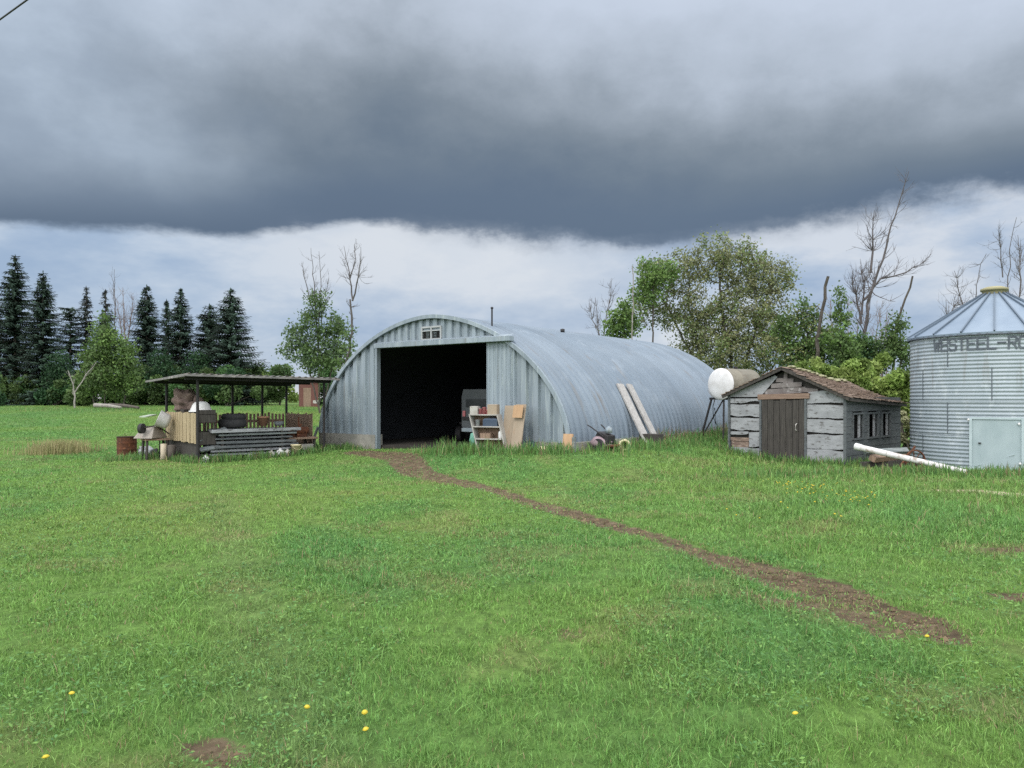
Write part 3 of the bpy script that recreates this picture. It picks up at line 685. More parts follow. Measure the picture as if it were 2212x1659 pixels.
MB().tube([(.16*math.cos(a), -.07-.10*math.sin(a), -.02+.02*math.sin(a)) for a in np.linspace(0,PI,9)], .006, 5).build('handle', dark_steel, bk)
for k, (u0, v0, u1, v1, lab) in enumerate(((5.62,3.28,4.46,3.70,'weathered plank leaning on the arched hut side, the one nearer the tiller'), (5.62,3.98,4.50,4.22,'weathered plank leaning on the arched hut side, the one farther from the tiller'))):
    a = hut_w(u0, v0); b2 = hut_w(u1, v1); zb = .50 if k == 0 else .44
    o = MB().bar((*a, zb), (*b2, 2.24), .30, .05, .15).build('leaning_plank', mat('pale_plank', (.40,.385,.36), (.29,.275,.26), 3, .85, 0, .15, (5,5,1), c3=(.16,.15,.135), fs=10)); tag(o, lab, 'plank', 'planks leaning on the hut')
def support(mb): mb.box((0,0,.2), (.55,.3,.4)); mb.box((.1,.02,.43), (.4,.25,.06))
xs, ysup = hut_w(5.55, 3.0)
o = MB().box((0,0,.06), (.6,.36,.55)).build('timber_block', dark_wood); tag(o, 'dark timber block under the foot of the leaning planks', 'timber'); place(o, *hut_w(5.66,3.42), None, -.6)

# ------------------------------------------------------------------ open shelter and its load
sh = thing('open_shelter', 'open sided shelter with flat corrugated roof on thin dark posts', 'shelter', (*LC, 0), LT)
L1, L2 = 3.85, 2.95
def lg(x, y): return gz(*lean_w(x, y))
for x, y in ((0,0),(0,L2),(L1,0),(L1+.05,L2),(2.05,L2),(3.05,L2)):
    MB().tube([(x,y,lg(x,y)-.05),(x,y,2.36)], .042, 8).build('post', dark_steel, sh)
fasm = mat('fascia_grey', (.20,.19,.175), (.12,.115,.11), 4, .8, 0, .1, c3=(.28,.26,.24), fs=5)
rf = MB(); V = []; nX = 96; X0, X1, Y0, Y1 = -.45, L1+.32, -.42, L2+.5
for i in range(nX+1):
    x = X0+(X1-X0)*i/nX; z = 2.46-.05*(i/nX)+.022*math.sin(x*2*PI/.2)
    V += [(x, Y0, z+.03), (x, Y1, z-.10)]
rf.add(V, [(2*i, 2*i+2, 2*i+3, 2*i+1) for i in range(nX)], True)
ro = rf.build('roof', mat('roof_sheet', (.15,.145,.14), (.10,.095,.09), 3, .6, .2, .05, c3=(.22,.17,.14), fs=6), sh); so = ro.modifiers.new('thick', 'SOLIDIFY'); so.thickness = .012
for y in (-.02, L2/2, L2+.02): MB().bar((X0+.1,y,2.375-.02*y), (X1-.1,y,2.335-.02*y), .05, .10).build('rafter', dark_steel, sh)
MB().bar((X0-.02,Y0-.02,2.445), (X1,Y0-.02,2.395), .03, .055).build('fascia', fasm, sh)
MB().bar((X0-.02,Y0,2.44), (X0-.02,Y1,2.33), .03, .06).build('fascia', fasm, sh)
pk = MB(); k = 0
for i in range(17):
    y = .10+i*(L2-.2)/16; pk.box((-.03+rnd.uniform(-.008,.008), y, .97+rnd.uniform(-.02,.02)), (.022, rnd.uniform(.11,.15), .86), Matrix.Rotation(rnd.uniform(-.012,.012),3,'X'))
pk.build('picket_panel', tan_wood, sh)
MB().box((.0, L2/2, .70), (.03, L2-.1, .08)).build('rail', brown_wood, sh); MB().box((.0, L2/2, 1.22), (.03, L2-.1, .08)).build('rail', brown_wood, sh)
MB().box((.06, L2/2, .28), (.04, L2-.15, .54)).build('gap_shade_board', dark_wood, sh)  # dark board added to stand in for the shaded gap below the pickets
pk = MB()
for i in range(30):
    x = .12+i*(L1-.2)/29; pk.box((x, L2-.03, .72+rnd.uniform(-.03,.03)), (.075, .02, 1.18))
for z in (.35,1.05): pk.box((L1/2, L2, z), (L1-.1,.03,.09))
pk.build('picket_panel', brown_wood, sh)
pk = MB()
for i in range(20):
    y = .9+i*(L2-1.0)/19; pk.box((L1+.02, y, .72+rnd.uniform(-.03,.03)), (.02, .075, 1.18))
for z in (.35,1.05): pk.box((L1+.045, L2/2+.45, z), (.03,L2-1.0,.09))
pk.build('picket_panel', brown_wood, sh)
def under(name, label, cat, x, y, z, fn, m_, rz=0, group=None, bevel=0):
    mb = MB(); fn(mb); o = mb.build(name, m_, None, bevel); tag(o, label, cat, group); X, Y = lean_w(x, y)
    o.location = (X, Y, gz(X, Y)-.01 if z is None else z); o.rotation_euler = (0,0,LT+rz); return o
# stacked grey boards along the open front
for layer in range(7):
    for row in range(3):
        ln = 2.55+rnd.uniform(-.25,.2); yy = .26+row*.32+rnd.uniform(-.04,.04)
        tk_ = rnd.choice((.04,.055,.07,.09)); ln += rnd.uniform(-.2,.1)
        def brd(mb, ln=ln, tk_=tk_): mb.box((0,0,0), (ln,rnd.uniform(.18,.28),tk_), Matrix.Rotation(rnd.uniform(-.03,.03),3,'Z') @ Matrix.Rotation(rnd.uniform(-.008,.008),3,'Y'))
        under('lumber_board', 'long weathered grey board in the lumber stack under the shelter', 'board', 1.72+rnd.uniform(-.13,.13), yy, .17+layer*.115+.012*row, brd, rnd.choice((grey_wood, grey_wood, white_board, grey_board)), rnd.uniform(-.02,.02), 'grey boards in the lumber stack', .008)
for layer in range(6):
    for x in (.75, 2.55):
        under('spacer_stick', 'short dark spacer stick between layers of the grey lumber', 'stick', x, .58, .226+layer*.115, lambda mb: mb.box((0,0,0), (.06,.85,.034)), dark_wood, 0, 'spacer sticks in the lumber stack')
for x in (.7,1.7,2.6): under('timber_bearer', 'dark timber bearer on the ground under the grey lumber', 'timber', x, .58, .07, lambda mb: mb.box((0,0,0), (.12,.95,.14)), dark_wood, 0, 'bearers under the lumber')
for q, (x0, y0, z0, x1, y1, z1) in enumerate(((.1,.25,.62,.95,.42,.92),(.1,.16,.34,.7,.20,.42))):
    a = lean_w(x0,y0); b2 = lean_w(x1,y1); o = MB().bar((*a,z0), (*b2,z1), .17, .04, .5).build('loose_board', grey_wood); tag(o, ('upper' if q == 0 else 'lower')+' loose grey board jutting toward the corner post from the lumber stack', 'board')
def tyre(mb, R_=.36, r_=.13):
    mb.lathe([(R_-r_*1.15,-r_*.7),(R_-.02,-r_),(R_+.03,-r_*.75),(R_+.05,0),(R_+.03,r_*.75),(R_-.02,r_),(R_-r_*1.15,r_*.7),(R_-r_*1.4,0),(R_-r_*1.15,-r_*.7)], 28)
under('tyre', 'black tyre lying on top of the grey lumber, the lower of two', 'tyre', 1.25, .75, 1.06, tyre, rubber)
under('tyre', 'black tyre stacked on another tyre above the grey lumber', 'tyre', 1.30, .78, 1.25, lambda mb: tyre(mb, .31, .10), rubber)
bn = thing('workbench', 'low plank workbench under the shelter beside the hut', 'bench', (*lean_w(3.30,.75), 0), LT)
MB().box((0,0,.56), (1.0,.85,.06)).build('top', brown_wood, bn, .008)
for sx in (-.42,.42):
    for sy in (-.34,.34): MB().box((sx,sy,.27), (.07,.07,.54)).build('leg', dark_wood, bn)
def gear(mb):
    mb.box((0,0,.12), (.34,.26,.24), taper=.85); mb.tube([(-.2,-.05,.2),(.22,-.05,.2)], .12, 16); mb.tube([(.0,.1,.2),(.0,.12,.62)], .025, 6); mb.tube([(-.1,-.1,.28),(-.02,-.14,.42)], .03, 6)
under('engine_block', 'rusty engine block on the plank workbench', 'engine', 3.38, .70, .59, gear, rust)
def pump(mb): mb.tube([(0,0,0),(0,0,.16)], .13, 14); mb.tube([(0,0,.16),(0,0,.30)], .06, 10); mb.tube([(0,0,.24),(.18,0,.24)], .035, 8)
under('hand_pump', 'rusty pump standing beside the engine block on the workbench', 'pump', 3.02, .62, .59, pump, rust)
under('flower_pot', 'reddish clay pot sitting behind the tyres on the lumber', 'pot', 2.25, .9, .96, lambda mb: mb.lathe([(0,0),(.12,0),(.17,.24),(.19,.24),(.19,.29),(.15,.29),(.11,.05),(0,.05)], 18), terracotta)
under('pail', 'dark low pail on the lumber next to the clay pot', 'pail', 2.7, .75, .96, lambda mb: mb.lathe([(0,0),(.13,0),(.16,.13),(.13,.13),(.11,.02),(0,.02)], 18), grey_wood)
under('bucket', 'cream plastic pail on the grass in front of the workbench', 'bucket', 2.93, .02, None, lambda mb: (mb.lathe([(0,0),(.125,0),(.15,.30),(.16,.30),(.16,.33),(0,.33)], 20), mb.tube([(.15*math.cos(a),-.15*math.sin(a)*.4-.1,.3-.12*math.sin(a)) for a in np.linspace(0,PI,8)], .006, 5)), cream)
under('concrete_block', 'grey hollow block on the ground below the workbench', 'block', 3.42, .35, None, lambda mb: (mb.box((-.17,0,.14),(.05,.2,.28)), mb.box((.17,0,.14),(.05,.2,.28)), mb.box((0,0,.14),(.05,.2,.28)), mb.box((0,-.09,.14),(.39,.03,.28)), mb.box((0,.09,.14),(.39,.03,.28))), concrete)
jl = ('pale yellowish jug lying first in the row against the lumber', 'narrow white jug standing second in the row against the lumber', 'square white jug in the row against the lumber', 'big round white jug in the row against the lumber', 'white jug last in the row, next to the cream pail')
for q, (x, rr, hh_) in enumerate(((1.52,.075,.2),(1.86,.05,.22),(2.18,.095,.24),(2.45,.125,.27),(2.68,.095,.23))):
    under('jug', jl[q], 'jug', x, .07, None, jug(rr, hh_), white_paint if q == 3 else dirty_white, q*1.3, 'white jugs by the lumber')
under('jug', 'small white jug in the grass beside the near corner post', 'jug', .22, -.02, None, jug(.10,.22), white_paint, .5)
# things behind the tan picket panel
def stackbox(mb): crate(.5,.8,1.38)(mb); mb.box((0,0,1.37), (.52,.82,.03))
under('tall_crate', 'tall slatted crate behind the tan picket panel carrying a white tub', 'crate', .32, .60, None, stackbox, dark_wood)
under('wash_tub', 'upturned white tub on top of the slatted crate by the post', 'tub', .26, .52, 1.42, lambda mb: mb.lathe([(.33,0),(.33,.03),(.30,.03),(.22,.22),(.15,.29),(0,.30)], 24), white_paint)
under('tall_crate', 'slatted crate behind the tan picket panel carrying brown bundles', 'crate', .34, 1.95, None, stackbox, dark_wood)
under('cloth_bundle', 'big brown cloth bundle heaped highest above the tan pickets', 'bundle', .30, 2.05, 1.66, lambda mb: mb.blob((0,0,.05), (.34,.36,.38), 21, .22, 16, cut=-.27), burlap)
under('cloth_bundle', 'smaller brown cloth bundle between the big bundle and white tub', 'bundle', .42, 1.40, 1.55, lambda mb: mb.blob((0,0,0), (.22,.26,.25), 27, .25, 14, cut=-.17), burlap)
# outside the pickets
wb = thing('wheelbarrow', 'beige wheelbarrow tipped up against the picket panel with dark wheel', 'wheelbarrow', (*lean_w(-.62,2.35), .62), LT+PI+.75)
V = [(-.42,-.30,0),(.42,-.30,0),(.42,.30,0),(-.42,.30,0),(-.22,-.18,.34),(.12,-.18,.34),(.12,.18,.34),(-.22,.18,.34)]
tray = MB().add(V, [(0,1,5,4),(1,2,6,5),(2,3,7,6),(3,0,4,7),(4,5,6,7),(0,3,2,1)]); tray.build('tray', beige, wb, .02)
MB().tube([(.44,-.05,.30),(.44,.05,.30)], .15, 18).build('wheel', rubber, wb)
for sy in (-.2,.2): MB().tube([(.44,sy*.35,.32),(.0,sy,.38),(-.55,sy*1.3,.10)], .02, 8).build('handle', dark_wood, wb)
for sy in (-.2,.2): MB().tube([(-.15,sy,.36),(-.15,sy,-.62)], .018, 6).build('leg', dark_steel, wb)
tb = thing('trestle', 'rough wooden trestle carrying the tipped wheelbarrow', 'trestle', (*lean_w(-.5,2.3), gz(*lean_w(-.5,2.3))), LT)
MB().box((0,0,.60), (.7,.55,.05)).build('top', brown_wood, tb)
for sx, sy in ((-.28,-.2),(.28,-.2),(-.28,.2),(.28,.2)): MB().bar((sx*1.1,sy*1.2,0), (sx,sy,.6), .06, .06).build('leg', dark_wood, tb)
under('tub', 'white tub lying on its side on the heap beside the pickets', 'tub', -.36, 2.05, 1.16, lambda mb: mb.lathe([(0,.22),(.16,.20),(.23,.12),(.25,-.12),(.27,-.14),(.24,-.14),(.21,.1),(0,.16)], 20, Matrix.Rotation(2.0,4,'Y') @ Matrix.Rotation(.3,4,'X')), white_paint)
under('loose_board', 'pale greenish board lying flat across the heap by the pickets', 'board', -.62, 2.6, 1.28, lambda mb: mb.box((0,0,0), (.75,.2,.03), Matrix.Rotation(-.06,3,'Y')), mat('pale_green_board', (.45,.50,.40), (.36,.41,.33), 3, .8), .9)
under('log_stump', 'short pale log stump standing beside the shelter post', 'stump', -.42, 1.75, None, lambda mb: mb.lathe([(0,-.02),(.10,-.02),(.085,.2),(.09,.48),(0,.49)], 12), mat('pale_log', (.50,.43,.32), (.36,.30,.22), 4, .9, 0, .3, (1,1,.4)))
under('log_stump', 'short brown log stump between the pale stump and the pickets', 'stump', -.22, 1.65, None, lambda mb: mb.lathe([(0,-.02),(.13,-.02),(.11,.2),(.12,.44),(0,.45)], 12), bark)
o = ground_item('bag', 'crumpled grey bag on the ground beside the rusty barrel', 'bag', 316, 24.4, lambda mb: mb.blob((0,0,.13), (.25,.18,.17), 31, .2, 12, cut=-.13), grey_bagm)
ground_item('bag', 'small dark bag between the grey bag and the pale stump', 'bag', 334, 24.2, lambda mb: mb.blob((0,0,.09), (.14,.12,.12), 33, .2, 10, cut=-.1), rubber)
dr = thing('burn_barrel', 'rusty steel burn barrel standing alone in the grass', 'barrel', (at(274,24.3), 24.3, gz(at(274,24.3),24.3)-.02))
pr = [(0,.02),(.29,.0)]+[(.29+(.012 if abs(z-.22) < .02 or abs(z-.42) < .02 else 0), z) for z in np.linspace(.02,.6,24)]
MB().lathe(pr, 30).build('body', rust, dr)
MB().lathe([(.29,.6),(.305,.605),(.305,.62),(.28,.62),(.275,.45),(.27,.1),(0,.08)], 30).build('rim', mat('charred_rim', (.03,.022,.018), (.06,.035,.022), 5, .9), dr)
o = MB().bar((0,0,0), (.25,.06,.75), .16, .04, .3).build('short_board', grey_wood); tag(o, 'short grey board propped at the hut corner beside the shelter', 'board'); o.location = (*hut_w(-5.35,-.15), gz(*hut_w(-5.35,-.15))-.02)

# ------------------------------------------------------------------ fuel tank
tk = thing('fuel_tank', 'round white-ended farm fuel tank on tall angled black legs', 'fuel tank', (6.78, 24.9, 0), math.atan2(.98,1.35))
g0 = gz(6.8, 25)
TM = Matrix.Translation((0,0,2.27)) @ Matrix.Rotation(PI/2, 4, 'Y')
MB().lathe([(.515,.03),(.515,.55),(.522,.56),(.522,.58),(.515,.59),(.515,1.5),(.47,1.58),(.3,1.64),(0,1.66)], 40, TM).build('tank_body', tank_side, tk)
MB().lathe([(0,-.075),(.25,-.06),(.42,-.03),(.50,.005),(.522,.03),(.515,.05)], 40, TM).build('end_cap', white_paint, tk)
MB().tube([(.8,0,2.77),(.8,0,2.86)], .07, 12).build('filler_cap', dark_steel, tk)
for x in (.12, 1.35):
    MB().bar((x,-.50,1.80), (x,.50,1.80), .09, .07).build('cradle', dark_steel, tk)
    for ya, yb in ((.44,.84),(-.06,-.12)): MB().bar((x,ya,1.80), (x+(.1 if x > 1 else -.1),yb,g0-.05), .055, .055).build('leg', dark_steel, tk)
MB().bar((.0,.76,.50), (.1,-.04,1.75), .04, .03).build('brace', dark_steel, tk)
MB().bar((1.42,.76,.50), (1.36,-.04,1.75), .04, .03).build('brace', dark_steel, tk)
MB().tube([(.0,.2,1.80),(-.08,.22,1.55),(-.04,.24,1.2),(.05,.2,.95),(.0,.22,1.5)], .014, 6).build('hose', black, tk)

# ------------------------------------------------------------------ old shed
SW, SD = 3.41, 4.23
sg = min(gz(*shed_w(0,0)), gz(*shed_w(-SW,0)))
shed = thing('old_shed', 'small weathered plank shed with sagging brown shingle roof', 'shed', (*SK, 0), -SH)
core = MB().box((-SW/2, .10, .95), (SW-.1, .04, 1.9)); core.add([(-SW+.05,.08,1.9),(-.05,.08,1.85),(-SW/2,.08,2.58)], [(0,1,2)])
core.build('gap_shade_sheet', mat('dark_gap', (.03,.028,.025), (.05,.045,.04), 4, .95), shed)  # dark sheet added behind the planks so the gaps look shaded
pl = MB(); r_ = random.Random(8)
def plank(x0, x1, z0, z1, y=-.0, j=.02):
    j *= .65
    n_ = max(6, int((x1-x0)/.05)); V = []; so_ = r_.uniform(0, 99)
    for i in range(n_+1):
        x = x0+(x1-x0)*i/n_; ga = max(0, float(vn(x*3.2+so_, 1.0, 5))-.42)+.5*max(0, float(vn(x*11+so_, 3.0, 6))-.6); gb_ = max(0, float(vn(x*2.6+so_, 9.0, 7))-.5)
        a = z0-.008+ga*j*5.5; b = z1+.004-gb_*j*4
        V += [(x, y, a), (x, y, b), (x, y+.03, a), (x, y+.03, b)]
    Fc = []
    for i in range(n_):
        q = 4*i; Fc += [(q, q+4, q+5, q+1), (q+1, q+5, q+7, q+3), (q, q+2, q+6, q+4)]
    Fc += [(0,1,3,2), (4*n_, 4*n_+2, 4*n_+3, 4*n_+1)]
    pl.add(V, Fc)
zr = [.06,.42,.85,1.26,1.66,1.83]
for k in range(5):
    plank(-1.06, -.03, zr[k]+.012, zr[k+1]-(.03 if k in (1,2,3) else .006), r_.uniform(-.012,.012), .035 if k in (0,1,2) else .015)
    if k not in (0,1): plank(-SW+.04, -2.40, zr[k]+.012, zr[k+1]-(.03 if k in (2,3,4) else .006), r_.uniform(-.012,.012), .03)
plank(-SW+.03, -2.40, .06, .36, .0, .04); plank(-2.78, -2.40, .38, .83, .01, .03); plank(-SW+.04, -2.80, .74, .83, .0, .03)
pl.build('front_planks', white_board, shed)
pt = MB().box((-2.95,.03,.60), (.85,.03,.10)); pt.box((-3.08,.045,.45), (.55,.02,.25)); pt.build('patch_board', mat('patch_brown', (.24,.17,.13), (.12,.085,.07), 3, .9, 0, .3, (1,1,3), c3=(.36,.3,.24), fs=7), shed)
gb = MB()
gb.add([(-SW+.02,.0,1.85),(-2.42,.0,1.85),(-1.9,.0,2.42),(-1.98,.0,2.46),(-SW+.02,.0,1.93)], [(0,1,2,3,4)])
gb.build('gable_board', white_board, shed); gb = MB()
gb.add([(-1.0,-.005,1.80),(-.03,-.005,1.80),(-.03,-.005,1.86),(-.55,-.005,2.02),(-1.0,-.005,1.98)], [(0,1,2,3,4)]); gb.build('gable_board', white_board, shed)
br = MB()
for (x0, z0, x1, z1, w_) in ((-2.3,1.98,-1.1,2.05,.16),(-2.1,2.16,-1.2,2.2,.13),(-1.95,2.33,-1.45,2.3,.12),(-1.6,2.1,-.75,2.0,.12),(-1.72,1.95,-1.66,2.55,.10)): br.bar((x0,.03,z0), (x1,.03+r_.uniform(-.02,.02),z1), .03, w_, r_.uniform(-.1,.1))
br.build('broken_boards', mat('broken_grey', (.20,.18,.17), (.11,.09,.085), 3, .9, 0, .3, c3=(.30,.28,.27), fs=6), shed)
MB().box((-1.72,-.03,1.86), (1.52,.05,.15), Matrix.Rotation(-.02,3,'Y')).build('lintel', lintel_wood, shed, .006)
dr_ = MB()
for i in range(7):
    w_ = 1.27/7; dr_.box((-2.36+w_*(i+.5), -.02+r_.uniform(-.006,.006), .93+r_.uniform(-.02,.02)), (w_-.014, .03, 1.66))
door = dr_.build('door', dark_wood, shed)
MB().tube([(-1.32,-.04,1.10),(-1.32,-.10,1.07),(-1.32,-.10,.93),(-1.32,-.04,.90)], .016, 6).build('handle', dirty_white, door)
for x in (-2.40, -1.07): MB().box((x,-.015,.93), (.06,.06,1.78)).build('door_post', grey_board, shed)
MB().box((.0,.0,.93), (.07,.07,1.80)).build('corner_post', grey_board, shed); MB().box((-SW,.0,.96), (.06,.07,1.86)).build('corner_post', grey_board, shed)
sw = MB(); wins = [(.86,.68),(1.98,.70),(3.0,.62)]; WZ0, WZ1 = .72, 1.36
for k in range(9):
    z0, z1 = .05+k*.2, .05+k*.2+.192
    cur = .03
    for wy, ww_ in wins+[(SD+.3,0)]:
        e = wy-ww_/2 if ww_ else SD-.03
        if z1 > WZ0 and z0 < WZ1:
            if e > cur: sw.box((-.015+r_.uniform(-.004,.004), (cur+e)/2, (z0+z1)/2), (.025, e-cur, .19))
            cur = wy+ww_/2
    if not (z1 > WZ0 and z0 < WZ1): sw.box((-.015+r_.uniform(-.004,.004), SD/2, (z0+z1)/2), (.025, SD-.06, .19))
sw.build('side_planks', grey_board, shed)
MB().box((-.55, SD/2, .9), (.03, SD-.3, 1.6)).build('shade_sheet', mat('inside_dark', (.02,.02,.018), (.035,.03,.03), 4, .95), shed)  # dark sheet behind the windows, stands in for the unlit inside
for wy, ww_ in wins:
    fr = MB()
    for sy in (-1,1): fr.box((.012, wy+sy*(ww_/2+.03), (WZ0+WZ1)/2), (.04,.06,WZ1-WZ0+.1))
    for z in (WZ0-.03, WZ1+.03): fr.box((.014, wy, z), (.04, ww_, .05))
    w = fr.build('window', grey_board, shed); MB().box((-.02, wy+.14, (WZ0+WZ1)/2), (.03,.12,WZ1-WZ0)).build('mullion', white_board, w)
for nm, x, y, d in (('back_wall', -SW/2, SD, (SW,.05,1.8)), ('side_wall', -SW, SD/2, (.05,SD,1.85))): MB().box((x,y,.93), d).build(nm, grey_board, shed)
def ridge(y): t_ = y/SD; return 2.70-.30*sm(t_*1.15)-.02*t_
def roof_pt(s, y, side):          # s 0 ridge .. 1 eave
    ex = -SW/2+side*(SW/2+.16)*s
    ez = (1.83-.17*(y/SD) if side > 0 else 1.90-.12*(y/SD))
    return Vector((ex, y, ridge(y)*(1-s)+ez*s-.05*math.sin(PI*s)*(y/SD)*1.4))
for side, nm in ((1,'roof_slope'),(-1,'roof_slope')):
    mb = MB(); rows = 13
    base = []; ny_ = 30
    for i in range(rows):
        s0, s1 = i/rows, (i+1.25)/rows
        cols = 34
        for c in range(cols):
            y0 = -.18+(SD+.36)*c/cols; y1 = -.18+(SD+.36)*(c+.93)/cols
            if side > 0 and c < 3 and r_.random() < .45 and i > 0: continue
            if r_.random() < .03: continue
            l = r_.uniform(.0,.012)
            a, b_, c_, d_ = roof_pt(s0, y0, side), roof_pt(s0, y1, side), roof_pt(min(s1+r_.uniform(-.02,.02),1.04), y1, side), roof_pt(min(s1+r_.uniform(-.02,.02),1.04), y0, side)
            up = Vector((0,0,.018)); lf = Vector((0,0,.028+l))
            mb.add([a, b_, c_+lf, d_+lf, a-up, b_-up, c_+lf-up, d_+lf-up], [(0,3,2,1),(4,5,6,7),(2,3,7,6),(0,1,5,4),(0,4,7,3),(1,2,6,5)])
    rs = mb.build(nm, shingle, shed)
    dk = MB(); V = []
    for c in range(21):
        y = -.10+(SD+.2)*c/20
        for s in (0,.25,.5,.75,1): V.append(roof_pt(s, y, side)-Vector((0,0,.03)))
    dk.add(V, [(c*5+k, c*5+k+1, c*5+k+6, c*5+k+5) for c in range(20) for k in range(4)])
    d2 = dk.build('roof_deck', dark_wood, rs); q = d2.modifiers.new('thick', 'SOLIDIFY'); q.thickness = .035
for side in (1,-1):
    a, b2 = roof_pt(0,-.14,side), roof_pt(1,-.14,side); MB().bar(a-Vector((0,0,.05)), b2-Vector((0,0,.05)), .03, .09).build('barge_board', dark_wood, shed)
a, b2 = roof_pt(1,-.1,1), roof_pt(1,SD+.12,1); MB().bar(a-Vector((.02,0,.06)), b2-Vector((.02,0,.06)), .03, .08).build('eave_board', dark_wood, shed)
ms = MB()
for k in range(26): 
    y = .3+k*.15; p = roof_pt(r_.uniform(0,.10), y, 1); ms.blob((p.x, p.y, p.z+.035), (.11,.12,.035), k, .2, 6)
ms.build('ridge_moss', mat('ridge_moss', (.34,.32,.20), (.22,.22,.12), 6, .95, 0, .4), shed)

# timbers and white pole by the shed
tlab = ('dark old timber lowest against the shed side wall', 'dark old timber lying across the lowest one by the shed', 'grey timber on top of the pile by the shed', 'rusty iron bar poking out of the timber pile')
for q, (x0,y0,z0,x1,y1,z1,w_,m_) in enumerate(((8.95,19.5,.10,10.6,20.0,.14,.2,dark_wood),(9.1,19.3,.28,10.3,20.1,.30,.18,brown_wood),(9.05,19.6,.42,10.2,19.7,.46,.14,grey_wood),(9.6,18.9,.12,10.5,19.9,.55,.05,rust))):
    o = MB().bar((x0,y0,z0), (x1,y1,z1), w_, w_*.8, q*.4).build('timber', m_, None, .01); tag(o, tlab[q], 'timber', 'old timbers by the shed')
wr = thing('iron_wheel', 'rusty spoked iron wheel resting on the timber pile under the white pole', 'wheel', (10.0, 18.95, .26), .1)
MB().lathe([(.24,-.02),(.27,-.02),(.27,.02),(.24,.02),(.24,-.02)], 28, RX).build('rim', rust, wr)
MB().tube([(0,-.05,0),(0,.05,0)], .045, 10).build('hub', rust, wr)
for k in range(4): 
    a = k*PI/4+.2; MB().tube([(-.25*math.cos(a),0,-.25*math.sin(a)),(.25*math.cos(a),0,.25*math.sin(a))], .011, 5).build('spoke', rust, wr)
wp = thing('white_pole', 'long white pole slanting from the shed pile down to the grain bin', 'pole', (0,0,0))
A, B = Vector((at(1850,19.6), 19.6, zat(963,19.6)-.02)), Vector((at(2088,17.6), 17.6, .10))
D_ = B-A
MB().tube([A, A+D_*.55, B], [.078,.07,.06], 14).build('shaft', mat('chipped_white', (.66,.65,.63), (.50,.48,.45), 3, .65, 0, .1, c3=(.30,.25,.21), fs=5), wp)
MB().tube([A-D_*.01, A+D_*.05], [.09,.085], 14).build('end_sleeve', white_paint, wp)
MB().tube([B-D_*.02, B+D_*.02], [.058,.035], 12).build('tip', dark_steel, wp)
for f in (.3,.52,.8): MB().tube([A+D_*f, A+D_*(f+.008)], .081, 14).build('band', dirty_white, wp)

# ------------------------------------------------------------------ grain bin
bdir = math.atan2(BC[0], BC[1]); bg0 = gz(*BC)
gb_ = thing('grain_bin', 'round corrugated galvanised grain bin with conical roof and lettering', 'grain bin', (*BC, bg0), -bdir)   # local -Y faces the camera
BH = 3.43
def cyl(a, r, z): return Vector((r*math.sin(a), -r*math.cos(a), z))     # a = 0 toward camera
mb = MB(); V = []; Fc = []; nz = int(BH/.098*8); na = 120
for i in range(nz+1):
    z = BH*i/nz; r = BR+.011*math.sin(z*2*PI/.098)
    V += [cyl(2*PI*k/na, r, z) for k in range(na)]
for i in range(nz):
    for k in range(na): Fc.append((i*na+k, i*na+(k+1)%na, (i+1)*na+(k+1)%na, (i+1)*na+k))
mb.add(V, Fc, True).build('wall', binm, gb_)
mb = MB()
for i in range(4):
    for k in range(7):
        a = (k+.5*(i % 2))*2*PI/7+math.radians(-1.5 if i % 2 == 0 else -4.5); z0 = i*BH/4+.03; z1 = (i+1)*BH/4-.02
        if i == 0 and abs((a+PI)%(2*PI)-PI) < .5: continue
        V = []
        for aa in (a-.006, a+.006): V += [cyl(aa, BR+.012, z0), cyl(aa, BR+.012, z1)]
        mb.add(V, [(0,2,3,1)])
mb.build('seam', mat('seam_dark', (.085,.10,.115), (.11,.13,.145), 3, .6, .2), gb_)
for i in (1,2,3):
    mb = MB(); z = i*BH/4; mb.lathe([(BR+.010,z-.012),(BR+.014,z),(BR+.010,z+.012)], 120); mb.build('ring_joint', binm, gb_)
nr = 18; RZ, RCAP, EO = 4.60-bg0, .30, BR+.07
mb = MB()
for k in range(nr):
    a0, a1 = 2*PI*k/nr, 2*PI*(k+1)/nr; m5 = [a0+(a1-a0)*q/5 for q in range(6)]
    V = [cyl(a, EO, BH+.02-.015*math.sin(PI*q/5)) for q, a in enumerate(m5)]+[cyl(a, RCAP, RZ) for a in m5]
    mb.add(V, [(q, q+1, q+7, q+6) for q in range(5)], True)
mb.add([cyl(2*PI*k/60, EO, BH+.02) for k in range(60)]+[cyl(2*PI*k/60, EO-.005, BH-.03) for k in range(60)], [(k, (k+1)%60, 60+(k+1)%60, 60+k) for k in range(60)])
rf_ = mb.build('roof', binroof, gb_)
for k in range(nr):
    a = 2*PI*k/nr; MB().bar(cyl(a, EO+.01, BH+.035), cyl(a, RCAP, RZ+.02), .035, .05).build('roof_rib', mat('rib', (.115,.15,.19), (.10,.13,.165), 3, .5, .3) if k == 0 else bpy.data.materials['rib'], rf_)
MB().lathe([(EO-.005,BH-.05),(EO-.005,BH-.005),(BR-.01,BH-.005)], 80).build('eave_band', mat('eave_dark', (.07,.085,.10), (.05,.06,.07), 3, .6), gb_)
MB().lathe([(.29,RZ-.03),(.29,RZ+.10),(.33,RZ+.10),(.33,RZ+.16),(.2,RZ+.21),(0,RZ+.22)], 28).build('cap', mat('cap_yellow', (.33,.30,.16), (.24,.22,.13), 5, .6, .1), gb_)
